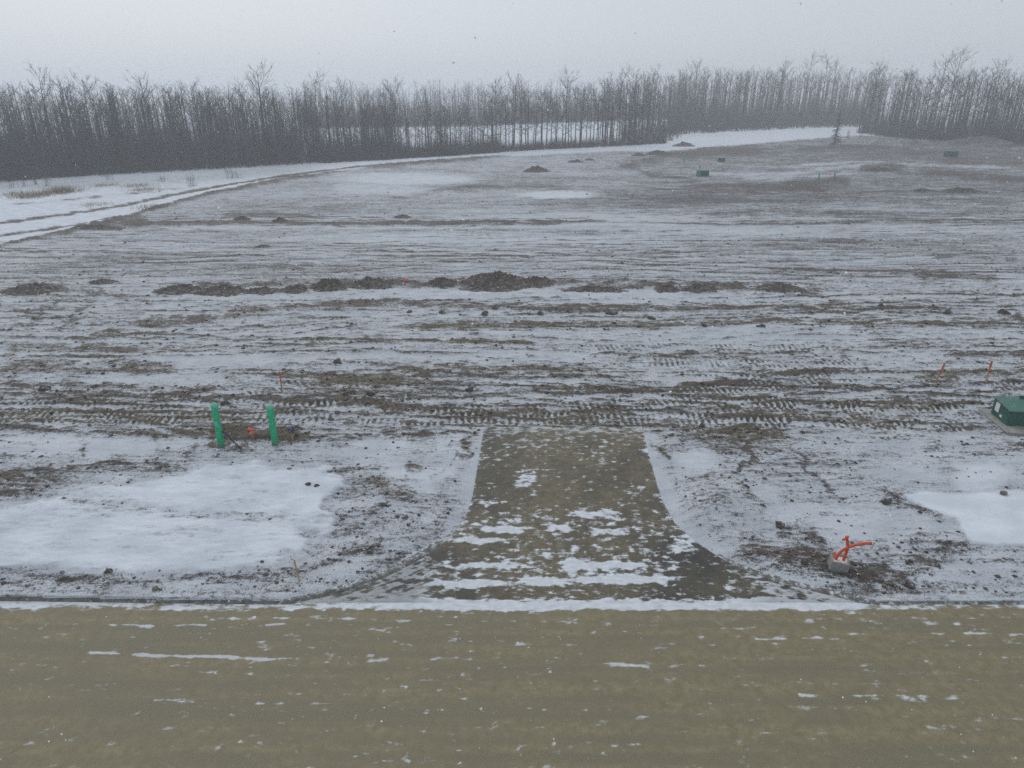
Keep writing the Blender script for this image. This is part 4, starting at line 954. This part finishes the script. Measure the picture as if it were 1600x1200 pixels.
# ------------------------------------------------------------------ posts, boxes, stakes
def lathe(mb, prof, k=20):
    P = np.array([(0, 0, z) for r, z in prof]); 
    th = np.arange(k) * 2 * np.pi / k
    V = np.array([(r * math.cos(a), r * math.sin(a), z) for r, z in prof for a in th])
    i = np.arange(len(prof) * k).reshape(len(prof), k); j = np.roll(i, -1, 1)
    mb.add(V, None, np.stack([i[:-1], j[:-1], j[1:], i[1:]], -1).reshape(-1, 4))
def post(px, py, h, r, lab, cable=False, lean=0.0, group='green marker posts'):
    x, y, z = GT(px, py); e = tag(empty('marker_post', (x, y, z - .06)), lab, 'post', group); e.rotation_euler = (0, lean, 0)
    m = MB(); lathe(m, [(r * 1.06, 0), (r, .05), (r * .985, h - .13), (r * .985, h - .11)]); m.build('post_body', M_GREEN, e, True)
    m = MB(); lathe(m, [(r * .95, h - .13), (r * 1.05, h - .12), (r * 1.05, h - .06), (r * .95, h - .03), (r * .62, h + .012), (r * .25, h + .03), (.001, h + .033)]); m.build('cap', M_GREENCAP, e, True)
    if cable:
        m = MB(); m.tube([(r * .9, -.02, .60), (r + .12, -.05, .56), (r + .30, -.10, .34), (r + .48, -.14, .16), (r + .62, -.16, .02)], .022, 6); c = m.build('cable', M_BLACK, e, True)
        m = MB(); m.tube([(r + .06, -.035, .59), (r + .15, -.06, .53)], .034, 8); m.build('cable_clip', M_BLUE, c, True)
        m = MB(); m.box(-.05, .05, -r - .012, -r + .03, .8, 1.0); m.build('small_label', M_GREENCAP, e)
    return e
post(346, 697, 1.58, .105, 'bright green post with a black cable hanging from its side, leftmost of the pair', True)
post(430, 694, 1.46, .105, 'bright green post between the orange flag and the blue-ribboned stake')
post(1279, 281, 1.0, .09, 'distant thin green post, left one of the far pair on the snow bands', group='distant green posts')
post(1303, 281, 1.0, .09, 'distant thin green post, right one of the far pair on the snow bands', group='distant green posts')
post(1092, 277, 1.7, .08, 'distant thin green post standing against the far green box', group='distant green posts')
post(1069, 254, 1.3, .09, 'faint far green post up the slope left of the far green box', group='distant green posts')

def lath(px, py, h, w, mat, lab, lx=0.0, ly=0.0, paint=None, ribbon=None, bent=False, group='survey stakes'):
    x, y, z = GT(px, py); e = tag(empty('survey_stake', (x, y, z - .08)), lab, 'stake', group); e.rotation_euler = (ly, lx, random.uniform(-.4, .4))
    m = MB(); pt = .30 if paint else 0
    m.box(-w / 2, w / 2, -.012, .012, 0, h * (1 - pt) + .08); m.build('lath', mat, e, bevel=.003)
    if paint:
        m = MB(); m.box(-w / 2 - .002, w / 2 + .002, -.014, .014, h * .70 + .08, h + .08); m.build('painted_top', paint, e, bevel=.003)
        m = MB(); m.tube([(0, -.02, h * .74), (.05, -.04, h * .68), (.03, -.05, h * .58), (.07, -.06, h * .52)], [.012, .03, .028, .008], 5); m.build('ribbon', paint, e)
    if ribbon:
        m = MB()
        for k in range(5):
            a = random.uniform(0, 6.28); d = np.array([math.cos(a), math.sin(a), random.uniform(-.6, .5)]); c = np.array([0, 0, h + .06])
            m.tube([c, c + d * .07, c + d * .12 + np.array([0, 0, -.06])], [.02, .045, .015], 5)
        m.build('ribbon', ribbon, e)
    if bent:
        m = MB(); m.tube([(0, 0, h + .07), (-.05, 0, h + .10), (-.11, 0, h + .07)], [.012, .016, .014], 5); m.build('bent_tip', mat, e)
    return e
lath(457, 686, .42, .06, M_LATH, 'short wooden stake tied with dark blue ribbon beside the second green post', ribbon=M_BLUE)
lath(441, 613, .85, .05, M_LATH, 'wooden stake with reddish top behind the two green posts', paint=M_REDPAINT)
lath(468, 908, .60, .035, M_LATHNEW, 'thin bent wooden stake above the kerb right of the snow drift', lx=-.10, bent=True)
lath(1461, 597, .82, .05, M_LATH, 'leaning orange-topped wooden stake, left one above the transformer', lx=.20, paint=M_REDPAINT)
lath(1540, 598, .92, .075, M_LATHNEW, 'wide yellowish wooden stake with orange top, right one above the transformer', lx=.02, paint=M_REDPAINT)
lath(1300, 884, .42, .035, M_LATHNEW, 'small lath with pinkish top behind the grey conduit box', ribbon=None, paint=M_PINK)
# wire flag with crumpled orange ribbon between the posts
x, y, z = GT(397, 689); e = tag(empty('pin_flag', (x, y, z)), 'small crumpled orange flag on a thin wire between the two green posts', 'flag')
m = MB(); m.tube([(0, 0, -.05), (-.02, 0, .2), (-.05, 0, .44)], .011, 5); m.build('wire', M_PINK, e)
m = MB()
for k in range(7):
    a = random.uniform(0, 6.28); c = np.array([-.05 + random.uniform(-.06, .06), 0, .40 + random.uniform(-.10, .10)]); d = np.array([math.cos(a), .4 * math.sin(a), random.uniform(-.7, .7)])
    m.tube([c - d * .02, c + d * .06, c + d * .12], [.02, .04, .008], 5)
m.build('ribbon', M_PINK, e)
x, y, z = GT(632, 447); e = tag(empty('pin_flag', (x, y, z)), 'tiny faded pink flag in the gap of the soil ridge', 'flag')
m = MB(); m.tube([(0, 0, -.05), (0, 0, .38)], .014, 5); m.build('wire', M_PINK, e)
m = MB(); m.tube([(0, 0, .34), (.12, 0, .40), (.26, 0, .32)], [.03, .07, .03], 5); m.build('ribbon', M_PINK, e)

# low-profile transformer on its pad, at the right
x, y, z = GT(1571, 669)
tr = tag(empty('transformer_box', (x, y, z + .02), math.radians(-6)), 'dark green low transformer cabinet on a concrete pad, cut off at the picture edge', 'transformer')
m = MB(); m.box(-.22, 2.5, -.55, 1.45, -.12, .07); m.build('pad', M_CONC, tr, bevel=.02)
Wd, Dp, Hh = 2.1, 1.05, .66
V = [(0, 0, .075), (Wd, 0, .075), (Wd, Dp, .075), (0, Dp, .075), (0.02, .02, Hh - .06), (Wd - .02, .02, Hh - .06), (Wd, Dp, Hh + .02), (0, Dp, Hh + .02)]
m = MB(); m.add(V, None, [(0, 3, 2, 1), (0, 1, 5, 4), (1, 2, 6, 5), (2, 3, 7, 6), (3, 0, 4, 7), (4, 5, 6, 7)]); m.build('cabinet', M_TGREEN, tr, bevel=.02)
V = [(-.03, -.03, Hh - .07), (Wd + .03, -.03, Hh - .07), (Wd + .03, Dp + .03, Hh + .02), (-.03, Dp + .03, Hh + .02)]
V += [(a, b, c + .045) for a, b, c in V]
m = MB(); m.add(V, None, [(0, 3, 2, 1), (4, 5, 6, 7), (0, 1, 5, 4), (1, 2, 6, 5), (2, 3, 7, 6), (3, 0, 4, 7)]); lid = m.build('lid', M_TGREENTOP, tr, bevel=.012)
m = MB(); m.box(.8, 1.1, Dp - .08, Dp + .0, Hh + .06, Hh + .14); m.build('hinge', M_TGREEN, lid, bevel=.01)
for a in (.7, 1.4):
    m = MB(); m.box(a - .006, a + .006, -.012, .01, .12, Hh - .10); m.build('door_seam', M_BLACK, tr)
m = MB(); m.box(.62, .68, -.05, -.005, .36, .44); m.build('padlock', M_GREYBOX, tr, bevel=.008)
m = MB(); m.box(-.012, .004, .62, .86, .28, .60); m.build('label_plate', M_STICKER, tr)
m = MB(); m.box(-.012, .004, .36, .50, .20, .28); m.build('label_plate', M_STICKER, tr)

def small_cabinet(px, py, w, d, h, lab):
    x, y, z = GT(px, py); e = tag(empty('transformer_box', (x, y, z)), lab, 'transformer')
    m = MB(); m.box(-w / 2 - .15, w / 2 + .15, -.15, d + .15, -.2, .06); m.build('pad', M_CONC, e)
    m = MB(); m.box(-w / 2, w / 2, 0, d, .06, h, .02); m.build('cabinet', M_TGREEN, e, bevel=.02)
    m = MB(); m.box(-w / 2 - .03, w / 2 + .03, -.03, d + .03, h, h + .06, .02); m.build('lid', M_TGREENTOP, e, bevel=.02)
small_cabinet(1099, 276, 1.5, 1.0, .72, 'small dark green cabinet far up the field with a thin post against it')
small_cabinet(1488, 246, 1.9, 1.2, .95, 'far hazy green cabinet on the slope below the large pale heap')
small_cabinet(1128, 253, 1.0, .8, .55, 'faint low green box far up the slope beyond the dark green cabinet')

# grey conduit box with orange conduits
x, y, z = GT(1310, 893)
cb = tag(empty('conduit_box', (x, y, z), math.radians(-14)), 'small grey buried box with orange conduits curving out of it near the kerb', 'conduit box')
cb.rotation_euler = (math.radians(6), math.radians(5), math.radians(-14))
m = MB()
w, d, h = .42, .34, .26
m.box(-w / 2, w / 2, 0, .04, -.25, h); m.box(-w / 2, w / 2, d - .04, d, -.25, h + .003); m.box(-w / 2, -w / 2 + .04, .041, d - .041, -.25, h - .002); m.box(w / 2 - .04, w / 2, .041, d - .041, -.25, h - .004)
bx = m.build('box', M_GREYBOX, cb, bevel=.006)
m = MB(); m.box(-w / 2 + .02, w / 2 - .02, .03, d - .03, h - .08, h - .03); m.build('lid', M_STICKER, bx)
def conduit(P, r):
    P = np.array(P, float); t = np.linspace(0, len(P) - 1, 22); i = np.arange(len(P))
    C = np.stack([np.interp(t, i, P[:, k]) for k in range(3)], 1)
    for _ in range(4): C[1:-1] = (C[:-2] + 2 * C[1:-1] + C[2:]) / 4
    m = MB(); m.tube(C, r, 10); return m.build('conduit', M_ORANGE, cb, True)
conduit([(-.10, .16, .1), (-.10, .16, .36), (-.04, .16, .53), (.06, .15, .67), (.20, .15, .79), (.38, .17, .87), (.54, .20, .89)], .036)
conduit([(.08, .18, .1), (.08, .18, .48), (.06, .18, .68), (.0, .17, .84), (-.06, .16, .96)], .036)
m = MB(); m.tube([(-.13, .14, .86), (-.05, .16, .90), (-.01, .17, .98)], .026, 8); m.build('conduit_stub', M_ORANGE, cb, True)

# ------------------------------------------------------------------ falling snow and the air
n = 9000
fy = 2.5 + 55 * rng.random(n) ** .8; fxx = rng.uniform(-.95, .95, n) * (fy + 3); fz = rng.uniform(.2, 17.5, n)
r = .0042 + .0045 * rng.random(n) ** 2
big_ = (fy > 5) & (fy < 28) & (rng.random(n) < .28); r[big_] = rng.uniform(.008, .014, big_.sum())
O = np.array([(1, 0, 0), (-1, 0, 0), (0, 1, 0), (0, -1, 0), (0, 0, 1), (0, 0, -1)], float)
T8 = np.array([(0, 2, 4), (2, 1, 4), (1, 3, 4), (3, 0, 4), (2, 0, 5), (1, 2, 5), (3, 1, 5), (0, 3, 5)])
V = O[None] * (r[:, None] * rng.uniform(.7, 1.3, (n, 6)))[:, :, None] + np.stack([fxx, fy, fz], 1)[:, None]
F = T8[None] + (np.arange(n) * 6)[:, None, None]
tag(ob('falling_snow', mesh_from('falling_snow', V.reshape(-1, 3), [F.reshape(-1, 3)]), M_FLAKE), 'fine snowflakes drifting through the air', 'snowflakes', kind='stuff')

hz = N('haze'); hz.t.nodes.remove(hz.b)
pv = hz.new('ShaderNodeVolumePrincipled'); pv.inputs['Color'].default_value = (.90, .93, .97, 1); pv.inputs['Density'].default_value = 0.0019; pv.inputs['Anisotropy'].default_value = .25
hz.link(pv.outputs[0], hz.t.nodes['Material Output'].inputs['Volume'])
m = MB(); m.box(-7000, 7000, -120, 7000, -2.0, 21.0); tag(m.build('haze', hz.m), 'pale snowy haze over the whole field', 'haze', kind='stuff')
